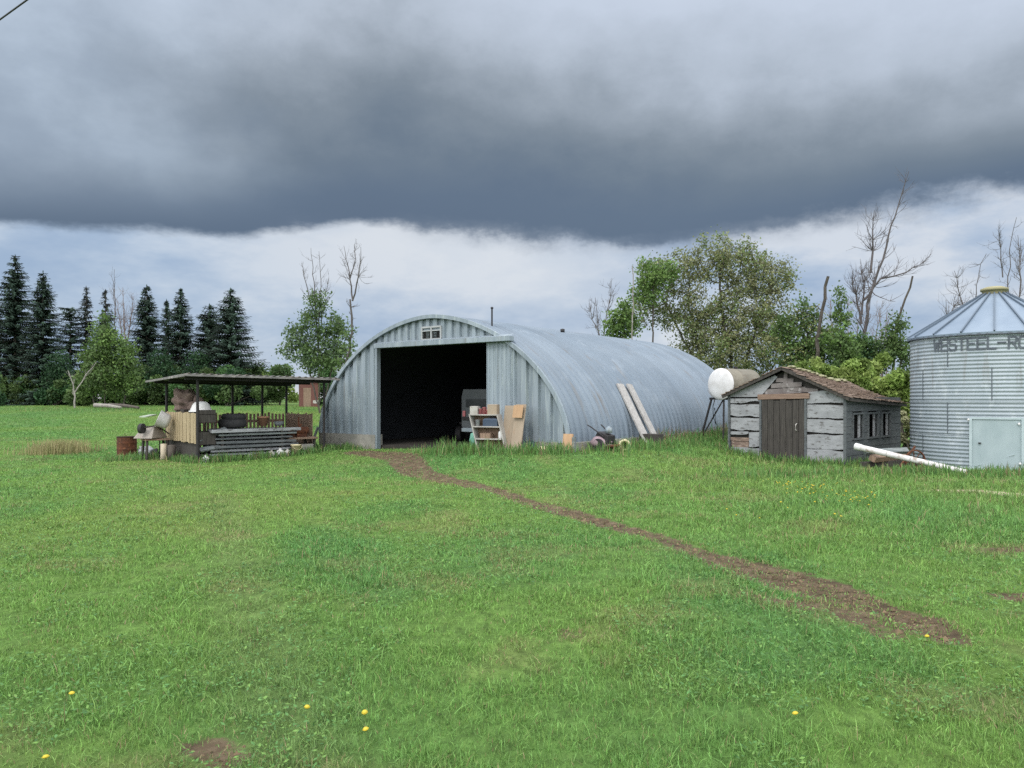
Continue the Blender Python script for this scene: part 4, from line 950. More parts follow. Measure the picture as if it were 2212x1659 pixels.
# door panel
dw = .255; mb = MB(); V = []; n_ = 10
for zz in (.04, 1.29):
    for i in range(n_+1): V.append(cyl(-dw+.02+2*dw*i/n_, BR+.035, zz))
mb.add(V, [(i, i+1, i+n_+2, i+n_+1) for i in range(n_)], False)
bd = mb.build('door', mat('door_sheet', (.27,.335,.345), (.33,.395,.405), 2.5, .85, .0, .05, (1,1,.5)), gb_); q = bd.modifiers.new('thick','SOLIDIFY'); q.thickness = .02
for a in (-dw+.01, dw+.03):
    MB().box(cyl(a, BR+.045, .66), (.06,.05,1.30), Matrix.Rotation(a,3,'Z')).build('door_frame', mat('frame_light', (.40,.47,.48), (.33,.40,.41), 3, .6, .0) if a < 0 else bpy.data.materials['frame_light'], bd)
for zz in (.04,1.30): 
    mb = MB(); V = []
    for dr2, dz in ((.03,-.025),(.06,-.025),(.06,.025),(.03,.025)):
        for i in range(n_+1): V.append(cyl(-dw+.02+2*dw*i/n_, BR+dr2, zz+dz))
    mb.add(V, [(r*(n_+1)+i, r*(n_+1)+i+1, ((r+1)%4)*(n_+1)+i+1, ((r+1)%4)*(n_+1)+i) for r in range(4) for i in range(n_)]); mb.build('door_rail', bpy.data.materials['frame_light'], bd)
for a, zz in ((-dw-.012,1.26),(dw+.06,1.26),(dw-.01,1.17),(dw+.06,.85),(dw+.0,.20),(dw+.07,.10)):
    MB().blob(cyl(a, BR+.075, zz), (.028,.022,.034), 3, .02, 6).build('bolt', white_paint, bd)
MB().box(cyl(-.15, BR+.062, .68), (.06,.02,.035), Matrix.Rotation(-.15,3,'Z')).build('latch', black, bd)
MB().bar(cyl(-.2, BR+.058, .10), cyl(.2, BR+.058, .42), .01, .012).build('brace', bpy.data.materials['frame_light'], bd)
MB().lathe([(BR+.12,-.3),(BR+.12,.0),(BR-.05,.005)], 60).build('base_ring', concrete, gb_)
GL = {'W': [[(0,1),(.22,0),(.5,.75),(.78,0),(1,1)]], 'E': [[(1,1),(0,1),(0,0),(1,0)],[(0,.5),(.85,.5)]], 'S': [[(1,.84),(.85,1),(.15,1),(0,.86),(0,.64),(.14,.52),(.86,.48),(1,.36),(1,.14),(.85,0),(.15,0),(0,.16)]],
      'T': [[(0,1),(1,1)],[(.5,1),(.5,0)]], 'L': [[(0,1),(0,0),(1,0)]], '-': [[(0,.5),(.9,.5)]], 'R': [[(0,0),(0,1),(.8,1),(1,.86),(1,.62),(.8,.5),(0,.5)],[(.5,.5),(1,0)]], 'O': [[(.2,0),(0,.2),(0,.8),(.2,1),(.8,1),(1,.8),(1,.2),(.8,0),(.2,0)]]}
mb = MB(); pitch_a = math.radians(59/9.5); lw, lh, sk = .165, .28, .023; zc = BH-.40
for q, ch in enumerate('WESTEEL-RO'):
    a0 = math.radians(-41.2)+q*pitch_a
    for line in GL[ch]:
        for (x0, y0), (x1, y1) in zip(line[:-1], line[1:]):
            p0 = Vector((x0*lw, y0*lh)); p1 = Vector((x1*lw, y1*lh)); d = (p1-p0).normalized(); nn = Vector((-d.y, d.x))*sk; p0 -= d*sk*.9; p1 += d*sk*.9; m6 = 4; V = []
            for i in range(m6+1):
                p = p0+(p1-p0)*i/m6
                for s_ in (-1,1): c = p+nn*s_; V.append(cyl(a0+c.x/BR, BR+.018, zc+c.y))
            mb.add(V, [(2*i, 2*i+2, 2*i+3, 2*i+1) for i in range(m6)])
mb.build('lettering', letter_m, gb_)

# ------------------------------------------------------------------ trees
def prisms(P0, P1, R0, R1, n=5):
    P0, P1 = np.asarray(P0, float), np.asarray(P1, float); R0 = np.asarray(R0, float)[:, None, None]; R1 = np.asarray(R1, float)[:, None, None]
    d = P1-P0; ln = np.linalg.norm(d, axis=1, keepdims=True)+1e-9; d = d/ln
    ref = np.where(np.abs(d[:, 2:3]) > .9, np.array([[1.,0,0]]), np.array([[0,0,1.]])); a = np.cross(d, ref); a /= np.linalg.norm(a, axis=1, keepdims=True)+1e-9; b = np.cross(d, a)
    k = np.arange(n)*2*PI/n; ring = np.cos(k)[None, :, None]*a[:, None]+np.sin(k)[None, :, None]*b[:, None]
    V = np.concatenate([P0[:, None]+ring*R0, P1[:, None]+ring*R1], 1)
    i = np.arange(n); j = (i+1) % n; q = np.stack([i, j, j+n, i+n], -1)
    lp = (np.arange(len(P0))[:, None, None]*2*n+q[None]).reshape(-1, 4)
    return V.reshape(-1, 3), lp
def wood_obj(name, segs, m, parent):
    V, lp = prisms(*segs); return link(name, np_mesh(name, V, lp, np.full(len(lp), 4), None, True), m, parent)
def leaves_obj(name, C, size, cols, seed, parent, m=None, asp=1.7, flat=.0):
    r = np.random.default_rng(seed); n = len(C)
    a = r.normal(size=(n,3)); a[:, 2] *= (1-flat); a /= np.linalg.norm(a, axis=1, keepdims=True); b = np.cross(a, r.normal(size=(n,3))); b /= np.linalg.norm(b, axis=1, keepdims=True)
    s = (np.asarray(size)*r.uniform(.6,1.4,n))[:, None]; a = a*s*.5*asp; b = b*s*.5
    V = np.stack([C-a, C-a*.1+b, C+a, C-a*.1-b], 1).reshape(-1, 3)
    lp = np.arange(n*4)
    return link(name, np_mesh(name, V, lp, np.full(n, 4), np.repeat(cols, 4, 0)), m or leaf_m, parent)
def colonize(base, attr, trunk, step, infl, kill, iters=140, seed=0):
    r = np.random.default_rng(seed)
    nodes = [np.asarray(p, float) for p in trunk]; par = [-1]+list(range(len(trunk)-1))
    A = attr.copy(); best = np.full(len(A), 1e9); idx = np.zeros(len(A), int); new = list(range(len(nodes)))
    for it in range(iters):
        if len(A) == 0 or not new: break
        for k in new:
            d = np.linalg.norm(A-nodes[k], axis=1); m = d < best; best[m] = d[m]; idx[m] = k
        alive = best > kill; A, best, idx = A[alive], best[alive], idx[alive]
        new = []; act = best < infl
        for k in np.unique(idx[act]):
            v = (A[act & (idx == k)]-nodes[k]); v /= np.linalg.norm(v, axis=1, keepdims=True)+1e-9; v = v.mean(0)+r.normal(0,.12,3)+np.array([0,0,.12]); v /= np.linalg.norm(v)+1e-9
            p = nodes[k]+v*step; nodes.append(p); par.append(int(k)); new.append(len(nodes)-1)
        if len(nodes) > 4200: break
    return np.array(nodes), np.array(par)
def pipe(par, tip, ex=2.3):
    n = len(par); w = np.zeros(n); ch = np.zeros(n, int)
    for k in range(n):
        if par[k] >= 0: ch[par[k]] += 1
    for k in range(n-1, -1, -1):
        if ch[k] == 0: w[k] = tip**ex
        if par[k] >= 0: w[par[k]] += w[k]
    return w**(1/ex), ch
def ell_pts(ells, d, n, seed):
    r = np.random.default_rng(seed); out = []
    vol = np.array([e[2]*e[3] for e in ells], float); vol /= vol.sum()
    for (px, py, rx, ry), f in zip(ells, vol):
        k = max(3, int(n*f)); v = r.normal(size=(k,3)); v /= np.linalg.norm(v, axis=1, keepdims=True); v *= (r.random((k,1))**.42)
        sc = d/F; out.append(np.stack([at(px,d)+v[:,0]*rx*sc, d+v[:,1]*rx*sc*.8, zat(py,d)+v[:,2]*ry*sc], -1))
    return np.concatenate(out)
def leafy_tree(name, label, cat, d, trunks, ells, n_attr, leaf, per, cols, seed, sig=.28, tip=.012, group=None, bk=None, step=.3, spread=1.0, rmax=None):
    r = np.random.default_rng(seed); x0 = at(trunks[0][0][0], d); z0 = gz(x0, d)
    root = thing(name, label, cat, (x0, d, z0), 0, group); o = np.array([x0, d, z0])
    att = ell_pts(ells, d, n_attr, seed); P0 = []; P1 = []; RA = []; RB = []; TIPS = []
    own = r.integers(0, len(trunks), len(att)) if len(trunks) > 1 else np.zeros(len(att), int)
    if len(trunks) > 1:
        tops = np.array([[at(t_[-1][0], d), zat(t_[-1][1], d)] for t_ in trunks]); own = np.argmin(((att[:, None][:, :, [0,2]]-tops)**2).sum(-1)+r.normal(0,.6,(len(att), len(tops))), 1)
    for ti, tr_ in enumerate(trunks):
        pts = [np.array([at(px,d)+0*ti, d+(.25*ti if ti else 0), zat(py,d) if k else gz(at(px,d), d)-.1]) for k, (px, py) in enumerate(tr_)]
        dens = []
        for a, b in zip(pts[:-1], pts[1:]):
            m = max(1, int(np.linalg.norm(b-a)/step)); dens += [a+(b-a)*i/m+r.normal(0,.03,3) for i in range(m)]
        dens.append(pts[-1]); a_ = att[own == ti]
        if len(a_) == 0: a_ = att[:2]
        nd, par = colonize(None, a_, dens, step, 30, step*1.1, seed=seed+ti); rad, ch = pipe(par, tip)
        if rmax: rad = np.minimum(rad, rmax)
        k = np.where(par >= 0)[0]; P0.append(nd[par[k]]); P1.append(nd[k]); RA.append(np.minimum(rad[par[k]], rad[k]*1.25)); RB.append(rad[k])
        thin = (rad < tip*2.6); TIPS.append(nd[thin])
    wood_obj('trunk', (np.concatenate(P0)-o, np.concatenate(P1)-o, np.concatenate(RA), np.concatenate(RB)), bk or bark, root)
    T = np.concatenate(TIPS)
    if per > 0:
        base = np.repeat(T, per, 0); C = base+r.normal(0, sig, base.shape)*np.array([1,1,.8])*spread
        ci = r.integers(0, len(cols), len(T)); cc = np.array(cols)[ci]*r.uniform(.75,1.3,(len(T),1)); cc = np.repeat(cc, per, 0)*r.uniform(.85,1.15,(len(C),1))
        leaves_obj('crown', C-o, leaf, cc, seed+9, root)
    return root
def bare_tree(name, label, d, stems, seed, twigs=26, ln=1.2, bk=None, group=None, cat='tree', lean=.5, leaf=None):
    r = np.random.default_rng(seed); x0 = at(stems[0][0][0], d); z0 = gz(x0, d); o = np.array([x0, d, z0]); root = thing(name, label, cat, (x0, d, z0), 0, group)
    P0, P1, R0, R1, TP = [], [], [], [], []
    def path(pts, ra, rb):
        n = len(pts)-1
        for i in range(n):
            P0.append(pts[i]); P1.append(pts[i+1]); R0.append(ra+(rb-ra)*i/n); R1.append(ra+(rb-ra)*(i+1)/n)
    def twig(p, v, l, rad, lvl):
        n = 5; q = [p]; v = v/np.linalg.norm(v)
        for i in range(n):
            v = v+r.normal(0,.16,3)+np.array([0,0,.12]); v /= np.linalg.norm(v); q.append(q[-1]+v*l/n)
        path(q, rad, rad*.3); TP.append(q[-1])
        if lvl > 0:
            for k in range(3):
                i = r.integers(1, n); w = q[i+1]-q[i]; w = w/np.linalg.norm(w)+r.normal(0,.55,3); twig(q[i], w, l*r.uniform(.35,.65), rad*.55, lvl-1)
    for stx in stems:
        ra, rb = stx[-1]; pts = stx[:-1]; W_ = []
        dy = r.normal(0,.3)
        for k, (px, py) in enumerate(pts): W_.append(np.array([at(px,d), d+dy*k, gz(at(px,d),d)-.05 if py > 870 else zat(py,d)]))
        dens = []
        for a, b in zip(W_[:-1], W_[1:]):
            m = max(2, int(np.linalg.norm(b-a)/.5)); dens += [a+(b-a)*i/m+r.normal(0,.04,3) for i in range(m)]
        dens.append(W_[-1]); path(dens, ra, rb); n = len(dens)
        for k in range(twigs):
            f = r.uniform(.25,1)**.8; i = min(n-2, int(f*(n-1))); dirn = dens[i+1]-dens[i]; dirn /= np.linalg.norm(dirn)
            twig(dens[i], dirn*.7+r.normal(0,lean,3), ln*r.uniform(.4,1.2)*(1.25-f*.6), max(.012, (ra+(rb-ra)*f)*.4), 1)
    wood_obj('trunk', (np.array(P0)-o, np.array(P1)-o, R0, R1), bk or grey_bark, root)
    if leaf:
        n, size, cols, zmax = leaf; T = np.array(TP); T = T[T[:,2] < zmax]; 
        if len(T):
            C = np.repeat(T, n, 0)+r.normal(0,.28,(len(T)*n,3)); leaves_obj('crown', C-o, size, np.array(cols)[r.integers(0,len(cols),len(C))]*r.uniform(.8,1.25,(len(C),1)), seed+5, root)
    return root
def spruce(label, px, top, d, hw, seed, dens=1.0, tone=(.036,.064,.043), shape=.85, bare=0, flat=0, asym=0):
    r = np.random.default_rng(seed); x0 = at(px,d); z0 = gz(x0,d); Hh = zat(top,d)-z0; Rm = 1.72*hw*d/F; shape = shape*.82
    root = thing('spruce_tree', label, 'spruce', (x0, d, z0), 0, 'spruces in the windbreak')
    wood_obj('trunk', (np.array([[0,0,-.1],[0,0,Hh*.5]]), np.array([[0,0,Hh*.5],[0,0,Hh*(.98 if not flat else .9)]]), [.22,.13], [.13,.02]), bark, root)
    C, A_, B_, T_ = [], [], [], []; P0, P1, R0, R1 = [], [], [], []
    z = Hh*.05
    while z < Hh*.985:
        f = z/Hh; rr = Rm*(max(.0, 1-f)**shape if not flat else (1-f*.25)*(.7 if f > .3 else .9))+.12
        nb = int(r.integers(10,16)*dens) if f < .9 else 5
        droop = .30*(1-f)-.05
        for k in range(max(2,nb)):
            az_ = r.uniform(0,2*PI); L_ = rr*r.uniform(.62,1.12)*(1+asym*math.cos(az_)*(f < .45)); 
            if r.random() < bare: continue
            hd = np.array([math.cos(az_), math.sin(az_), 0]); side = np.array([-hd[1], hd[0], 0]); zz = z+r.uniform(-.15,.15); m = max(2, int(L_/.32))
            P0.append([0,0,zz]); P1.append(hd*L_*.92+np.array([0,0,zz-droop*L_])); R0.append(.035); R1.append(.01)
            tv = r.uniform(.65,1.45)
            for i in range(m):
                s = (i+.6)/m; c = hd*L_*s+np.array([0,0,zz-droop*L_*s*(1.6-.6*s)+.10*s*s*L_]); wd = (.30+.35*(1-s))*min(1,.35+L_*.4)
                for q in (-1, 1):
                    fw = hd*.8+side*q*r.uniform(.3,.8)+np.array([0,0,r.uniform(-.45,.10)]); fw /= np.linalg.norm(fw); up = np.cross(fw, side*q+np.array([0,0,.6])); up /= np.linalg.norm(up)+1e-9
                    C.append(c+fw*wd*.35); A_.append(fw*wd*.75); B_.append(np.cross(up, fw)*.13+np.array([0,0,-.06])); T_.append(tv*r.uniform(.75,1.3))
                C.append(c+np.array([0,0,-.13])); A_.append(hd*.22+np.array([0,0,-.22])); B_.append(side*.09); T_.append(tv*r.uniform(.6,1.0))
        z += .26+.10*(1-f)
    if not flat:
        for k in range(26):
            zz = Hh*(.9+.1*k/26); a = r.uniform(0,2*PI); C.append(np.array([0,0,zz])); A_.append(np.array([math.cos(a)*.25*(1.05-k/26), math.sin(a)*.25*(1.05-k/26), .14])); B_.append(np.array([-math.sin(a)*.06, math.cos(a)*.06, .02])); T_.append(r.uniform(.7,1.2))
    C, A_, B_, T_ = map(np.array, (C, A_, B_, T_)); V = np.stack([C-A_, C+B_, C+A_, C-B_], 1).reshape(-1,3); n = len(C)
    cc = np.repeat(np.array(tone)[None]*T_[:, None], 4, 0)
    wood_obj('branch', (np.array(P0), np.array(P1), R0, R1, 3), bark, root)
    link('crown', np_mesh('crown', V, np.arange(4*n), np.full(n,4), cc), needle_m, root)
    return root
def shrub(label, px, top, d, hw, cols, seed, n=2600, leaf=.16, name='shrub', group='shrubs along the windbreak', base=872, grass=False):
    r = np.random.default_rng(seed); x0 = at(px,d); z0 = gz(x0,d); Hh = zat(top,d)-z0; Rm = hw*d/F; root = thing(name, label, 'bush', (x0,d,z0), 0, group)
    k = 26 if grass else 16; cl = np.stack([r.normal(0,.42,k)*Rm, r.normal(0,.35,k)*Rm, (.15+.72*r.random(k))*Hh], -1); cl[:,2] *= 1-.35*(np.abs(cl[:,0])/Rm)
    if grass: cl = np.stack([r.uniform(-1,1,k)*Rm, r.normal(0,.3,k)*Rm*.6, r.uniform(.25,.97,k)*Hh], -1)
    cr = r.uniform(.28,.5,k)*min(Rm,Hh)
    w = r.integers(0,k,n); v = r.normal(size=(n,3)); v /= np.linalg.norm(v,axis=1,keepdims=True); C = cl[w]+v*(r.random((n,1))**.5)*cr[w][:,None]*np.array([1,1,.95]); C[:,2] = np.abs(C[:,2])
    tc_ = np.array(cols)[r.integers(0,len(cols),k)]*r.uniform(.7,1.3,(k,1)); leaves_obj('crown', C, leaf, tc_[w]*r.uniform(.8,1.2,(n,1)), seed, root, asp=2.6 if grass else 1.6)
    st_ = [[0,0,-.05]]*7; en = cl[:7]; wood_obj('stem', (np.array(st_, float)+r.normal(0,.1,(7,3))*np.array([1,1,0]), en, [.04]*7, [.012]*7), bark, root)
    return root

SPR = (('tallest dark spruce with a pointed top, near the end of the windbreak',33,550,84,50,1,{}), ('dark spruce second tallest, just beside the tallest spruce',93,585,82,42,2,{}),
 ('flat topped see-through spruce between tall dark spruces',152,662,88,30,3,dict(flat=1,dens=.55)), ('thin greyish spruce with sparse top behind the pale green tree',186,618,90,26,4,dict(dens=.7,tone=(.05,.06,.055),bare=.2)),
 ('narrow ragged spruce with brownish top behind the pale green tree',228,625,90,28,5,dict(dens=.65,bare=.3,tone=(.045,.05,.042))), ('dark spruce standing just beyond the pale green tree',317,615,86,38,6,{}),
 ('thin small spruce peeping between two dark spruces',360,646,92,24,7,dict(dens=.7)), ('pointed dark spruce in the middle of the group of four above the shelter',390,622,84,37,8,{}),
 ('broad blunt topped spruce beside the last spruce of the row',452,656,86,36,9,dict(shape=.6)), ('wide dark spruce ending the row with long drooping low branches',498,622,82,54,10,dict(asym=.15)),
 ('dark spruce cut by the edge of the view',-22,620,86,42,11,{}))
for lb, px, tp, d, hw, sd_, kw in SPR: spruce(lb, px, tp, d, hw, sd_, **kw)
OLIVE = [(.215,.23,.10),(.25,.25,.14),(.18,.20,.085)]; FRESH = [(.125,.205,.055),(.15,.23,.065),(.10,.17,.05)]; MID = [(.095,.155,.05),(.075,.125,.042),(.115,.175,.058)]; DKG = [(.035,.085,.035),(.05,.11,.04),(.06,.13,.04)]
LIME = [(.19,.27,.065),(.24,.31,.085),(.15,.22,.05)]; PALE = [(.12,.18,.09),(.10,.16,.075),(.14,.20,.10)]
leafy_tree('leafy_tree', 'fresh pale green bushy tree in front of the dark spruces', 'tree', 74, [[(225,870),(228,800),(230,740)],[(200,870),(195,800),(190,760)],[(262,870),(268,800),(272,770)]], [(230,740,34,60),(205,775,36,50),(262,775,40,48),(225,815,60,40),(185,820,30,36),(285,815,24,34)], 380, .15, 40, FRESH+MID, 41, .34, .014, step=.4)
bare_tree('bare_tree', 'thin leafless tree poking above the spruces', 92, [[(250,880),(250,700),(251,640),(252,583),(.12,.02)],[(250,680),(243,620),(238,585),(.06,.015)]], 51, 12, 1.6)
bare_tree('bare_tree', 'pinkish grey leafless tree between spruces above the pale green tree', 88, [[(272,880),(272,740),(270,622),(.16,.02)],[(272,760),(283,690),(290,640),(.09,.015)],[(271,770),(262,700),(257,650),(.09,.015)]], 52, 34, 1.9, mat('pinkish_bark', (.24,.185,.165), (.17,.13,.115), 5, .9))
bare_tree('snag', 'pale dead trunk leaning at the windbreak edge', 71, [[(162,880),(158,830),(146,800),(.09,.03)],[(160,850),(180,810),(196,780),(.06,.02)]], 53, 8, 1.0, pale_bark)
SHR = ((-38,822,40,'dark leafy shrub cut by the edge of the view'),(18,816,42,'dense shrub under the tallest spruce'),(72,826,36,'low rounded shrub in front of the second tallest spruce'),(118,832,34,'low shrub under the flat topped spruce'),(182,828,34,'shrub around the pale dead trunk'),
 (252,822,42,'dark shrub below the pale green tree'),(314,812,42,'shrub beyond the fallen logs, at the shelter roof end'),(372,802,40,'dark shrub seen behind the shelter cloth bundles'),(432,806,40,'dark shrub seen behind the white tub'),(492,800,44,'dark shrub seen through the shelter between two thin posts'),
 (548,798,40,'mid green shrub behind the shelter under the hedge line'),(604,802,38,'mid green shrub beside the small red shed'),(712,806,38,'shrub between the red shed and the hut arch'))
for q, (px, tp, hw, lb) in enumerate(SHR): shrub(lb, px, tp-26+(q*11 % 13), 76+(q*7 % 9), hw*1.15, (DKG+MID[:1], MID, MID+DKG[2:])[q % 3], 60+q, 5200, .18)
for q, (px, tp, lb) in enumerate(((348,752,'dark rounded understory tree between the fifth and sixth spruces'),(425,745,'dark rounded understory tree before the blunt topped spruce'),(128,758,'dark understory tree between the tall spruces and the flat topped one'))):
    leafy_tree('understory_tree', lb, 'tree', 80, [[(px,875),(px,820),(px+3,780)],[(px-12,875),(px-18,810)]], [(px,790,22,32),(px-12,818,26,26),(px+14,816,24,28)], 180, .13, 40, [(.030,.072,.032),(.042,.092,.038)], 170+q, .33, .014, step=.4)
for q, (px, hw, tp) in enumerate(((545,40,786),(600,44,790),(480,44,790))): shrub(('pale green far hedge bush beside the last spruce','pale green far hedge bush next to the grey-green poplar','pale green far hedge bush behind the last spruce')[q], px, tp, 118, hw, LIME, 81+q, 1800, .32, 'hedge_bush', 'far hedge bushes')
for q, (x0, x1, yy, lb) in enumerate(((205,262,858,'long grey fallen log at the windbreak edge'),(236,300,864,'brown fallen log in the grass in front of the shrubs'))):
    a, b2 = (at(x0,69), 69), (at(x1,68), 68); o = MB().tube([(*a, gz(*a)+.35), ((a[0]+b2[0])/2, 68.4, gz(*a)+.32), (*b2, gz(*b2)+.18)], [.2,.17,.12], 9).build('fallen_log', pale_bark if q == 0 else bark); tag(o, lb, 'log', 'fallen logs')
# small red shed behind the shelter
rs_ = thing('red_shed', 'small faded red shed far behind the shelter', 'shed', (at(668,74), 74, gz(at(668,74),74)), .35)
MB().box((0,.8,1.25), (1.7,1.7,2.5)).build('wall', redwall, rs_); MB().bar((-1.1,.8,2.75), (1.1,.8,2.45), 2.1, .1).build('roof', dark_wood, rs_); MB().box((-.2,-.03,.95), (.7,.05,1.8)).build('door', brown_wood, rs_); MB().box((.6,-.03,.5), (.5,.06,.3)).build('sill_board', dirty_white, rs_)
# poplar with bare tops and its bare neighbour
leafy_tree('poplar_tree', 'grey-green poplar with bare dead tops left of the hut arch'.replace('left of','beside'), 'tree', 62, [[(690,880),(690,800),(688,720),(690,660)],[(690,870),(660,780),(640,735)],[(690,870),(722,760),(735,700)]], [(688,660,22,40),(650,730,36,34),(624,758,24,22),(725,712,26,36),(738,768,24,30),(690,772,58,36),(663,692,24,28),(700,720,30,40)], 380, .13, 34, PALE+MID, 71, .3, .013, step=.36)
bare_tree('bare_tree', 'leafless stems rising out of the grey-green poplar crown', 62.4, [[(690,760),(684,690),(682,610),(678,540),(.09,.012)],[(684,690),(668,640),(655,570),(.07,.012)],[(688,720),(694,620),(692,545),(.06,.012)],[(692,700),(704,650),(712,600),(.05,.012)]], 72, 12, 1.3)
bare_tree('bare_tree', 'tall forked leafless tree between the poplar and the hut', 58, [[(742,880),(750,790),(764,720),(762,650),(.14,.07)],[(762,650),(754,590),(742,530),(.07,.012)],[(756,600),(766,560),(764,525),(.05,.012)],[(762,650),(778,600),(786,540),(.07,.012)]], 73, 14, 1.2, leaf=(9,.15,MID,7.2))
# trees behind the hut and the shed
leafy_tree('willow_tree', 'big spreading olive-green willow rising behind the hut', 'tree', 48, [[(1585,880),(1580,780),(1562,690),(1555,620)],[(1590,880),(1620,760),(1650,670),(1672,610)],[(1570,880),(1500,770),(1455,680),(1420,620)],[(1600,880),(1680,790),(1715,740)],[(1560,880),(1520,760),(1495,650)]],
 [(1420,598,54,46),(1480,590,60,56),(1558,560,66,58),(1610,590,60,60),(1660,605,58,64),(1695,600,30,50),(1600,690,90,62),(1500,690,78,66),(1405,665,40,46),(1660,700,60,60),(1560,760,120,50)], 1050, .095, 25, OLIVE+[(.15,.21,.075),(.20,.22,.11)], 91, .26, .013, step=.26)
leafy_tree('leafy_tree', 'bright green lobe-shaped young tree in front of the willow top', 'tree', 46, [[(1405,880),(1410,740),(1412,640)]], [(1410,598,42,38),(1395,632,34,32),(1440,590,30,30)], 180, .10, 32, FRESH, 92, .24, .011, step=.26)
leafy_tree('leafy_tree', 'small bright green tree at the hut ridge with bare top', 'tree', 46, [[(1345,880),(1345,740),(1345,680)]], [(1345,690,32,42),(1330,715,26,28),(1362,700,20,36)], 150, .11, 34, FRESH, 93, .22, .011, step=.26)
bare_tree('bare_tree', 'small grey leafless tree above the hut roof', 49, [[(1296,880),(1294,720),(1288,640),(.06,.012)],[(1294,730),(1280,690),(1276,650),(.04,.01)],[(1300,740),(1318,640),(1322,600),(.04,.01)]], 94, 22, 1.2)
bare_tree('snag', 'pale straight dead stem beside the bright green lobe', 45, [[(1366,880),(1366,720),(1365,575),(.05,.03)]], 95, 4, .6, pale_bark)
bare_tree('snag', 'dark broken snag leaning between willow and young poplar', 42, [[(1756,880),(1764,720),(1772,650),(1776,602),(.14,.08)]], 96, 3, .7, bark)
leafy_tree('poplar_tree', 'slim conical young green poplar beside the tall dead tree', 'tree', 40, [[(1816,880),(1817,760),(1817,640)]], [(1817,650,12,36),(1816,695,22,34),(1814,745,32,36),(1835,770,30,30)], 200, .095, 34, MID+FRESH[:1], 97, .16, .010, step=.22)
bare_tree('dead_tree', 'tallest dead tree with long side limb behind the shed', 45, [[(1862,880),(1862,740),(1864,660),(1882,590),(1895,520),(1908,460),(1926,392),(.17,.014)],[(1866,650),(1900,605),(1950,590),(1998,562),(.075,.012)],[(1882,590),(1886,520),(1888,455),(.08,.012)],[(1862,700),(1850,640),(1842,590),(.09,.012)],[(1864,680),(1872,610),(1868,570),(.07,.012)]], 98, 30, 1.5, mat('mauve_bark', (.115,.10,.10), (.075,.066,.066), 6, .9))
bare_tree('bare_tree', 'twiggy leafless thicket beside the tall dead tree', 46, [[(1905,880),(1905,760),(1900,660),(.06,.012)],[(1890,880),(1885,740),(1905,650),(.05,.012)],[(1920,880),(1925,740),(1940,670),(.05,.012)],[(1880,880),(1870,760),(1850,670),(.05,.012)]], 99, 34, 1.3, mat('brown_twigs', (.22,.17,.14), (.16,.12,.10), 6, .9))
bare_tree('bare_tree', 'pinkish twiggy leafless thicket between snag and tall dead tree', 47, [[(1830,880),(1832,760),(1840,640),(.05,.012)],[(1800,880),(1800,760),(1790,650),(.05,.012)],[(1850,880),(1856,760),(1866,640),(.05,.012)]], 199, 30, 1.3, bpy.data.materials['brown_twigs'])
bare_tree('snag', 'thin dark snag leaning between the dead tree and grain bin', 42, [[(1922,880),(1930,700),(1940,650),(1950,603),(.09,.05)]], 100, 5, .6, bark)
leafy_tree('leafy_tree', 'leafy sapling standing against the grain bin edge', 'tree', 40, [[(1945,880),(1945,760),(1945,700)]], [(1945,710,18,34),(1930,750,34,34),(1955,770,24,40)], 160, .095, 28, MID, 101, .2, .010, step=.22)
leafy_tree('leafy_tree', 'mid green scrub tree behind the shed ridge', 'tree', 43, [[(1745,880),(1745,780),(1745,720)],[(1790,880),(1785,790),(1780,740)]], [(1735,730,36,56),(1745,680,30,44),(1785,750,50,46),(1715,770,40,44),(1690,720,30,50)], 300, .10, 34, MID+OLIVE[:1]+FRESH[:1], 102, .24, .011, step=.26)
leafy_tree('leafy_tree', 'darker green scrub tree under the tall dead tree', 'tree', 41, [[(1860,880),(1860,790),(1862,750)],[(1900,880),(1898,790)]], [(1860,760,44,36),(1895,775,36,28),(1825,790,34,30)], 260, .10, 34, DKG+MID, 103, .22, .010, step=.24)
for q, (px, hw, tp, lb) in enumerate(((1752,40,790,'lime green bush just beyond the shed peak'),(1798,44,782,'lime green bush showing over the shed ridge moss'),(1845,46,776,'lime green bush in the middle of the row behind the shed roof'),(1892,46,772,'lime green bush behind the low end of the shed roof'),(1942,44,772,'lime green bush at the grain bin edge'))):
    shrub(lb, px, tp, 29.5+(q % 2)*.8, hw, LIME, 111+q, 8000, .07, 'lime_bush', 'lime green bushes behind the shed', grass=True)
for q, px in enumerate((1400,1465,1530,1600,1670,1730)): shrub(('low dark bush at the hut ridge end','low bush behind the hut ridge, second from its end','low bush behind the sloping end of the hut','low bush behind the fuel tank','low bush between the fuel tank and shed ridge','low bush just behind the shed peak')[q], px, 805+(q*13 % 17), 52, 44, MID if q % 2 else OLIVE, 121+q, 2600, .14, 'low_bush', 'low bushes under the willow')
shrub('dark ivy-like bush in the gap between shed and bin', 1955, 870, 26, 20, OLIVE, 131, 3000, .06, 'low_bush', 'low bushes under the willow')
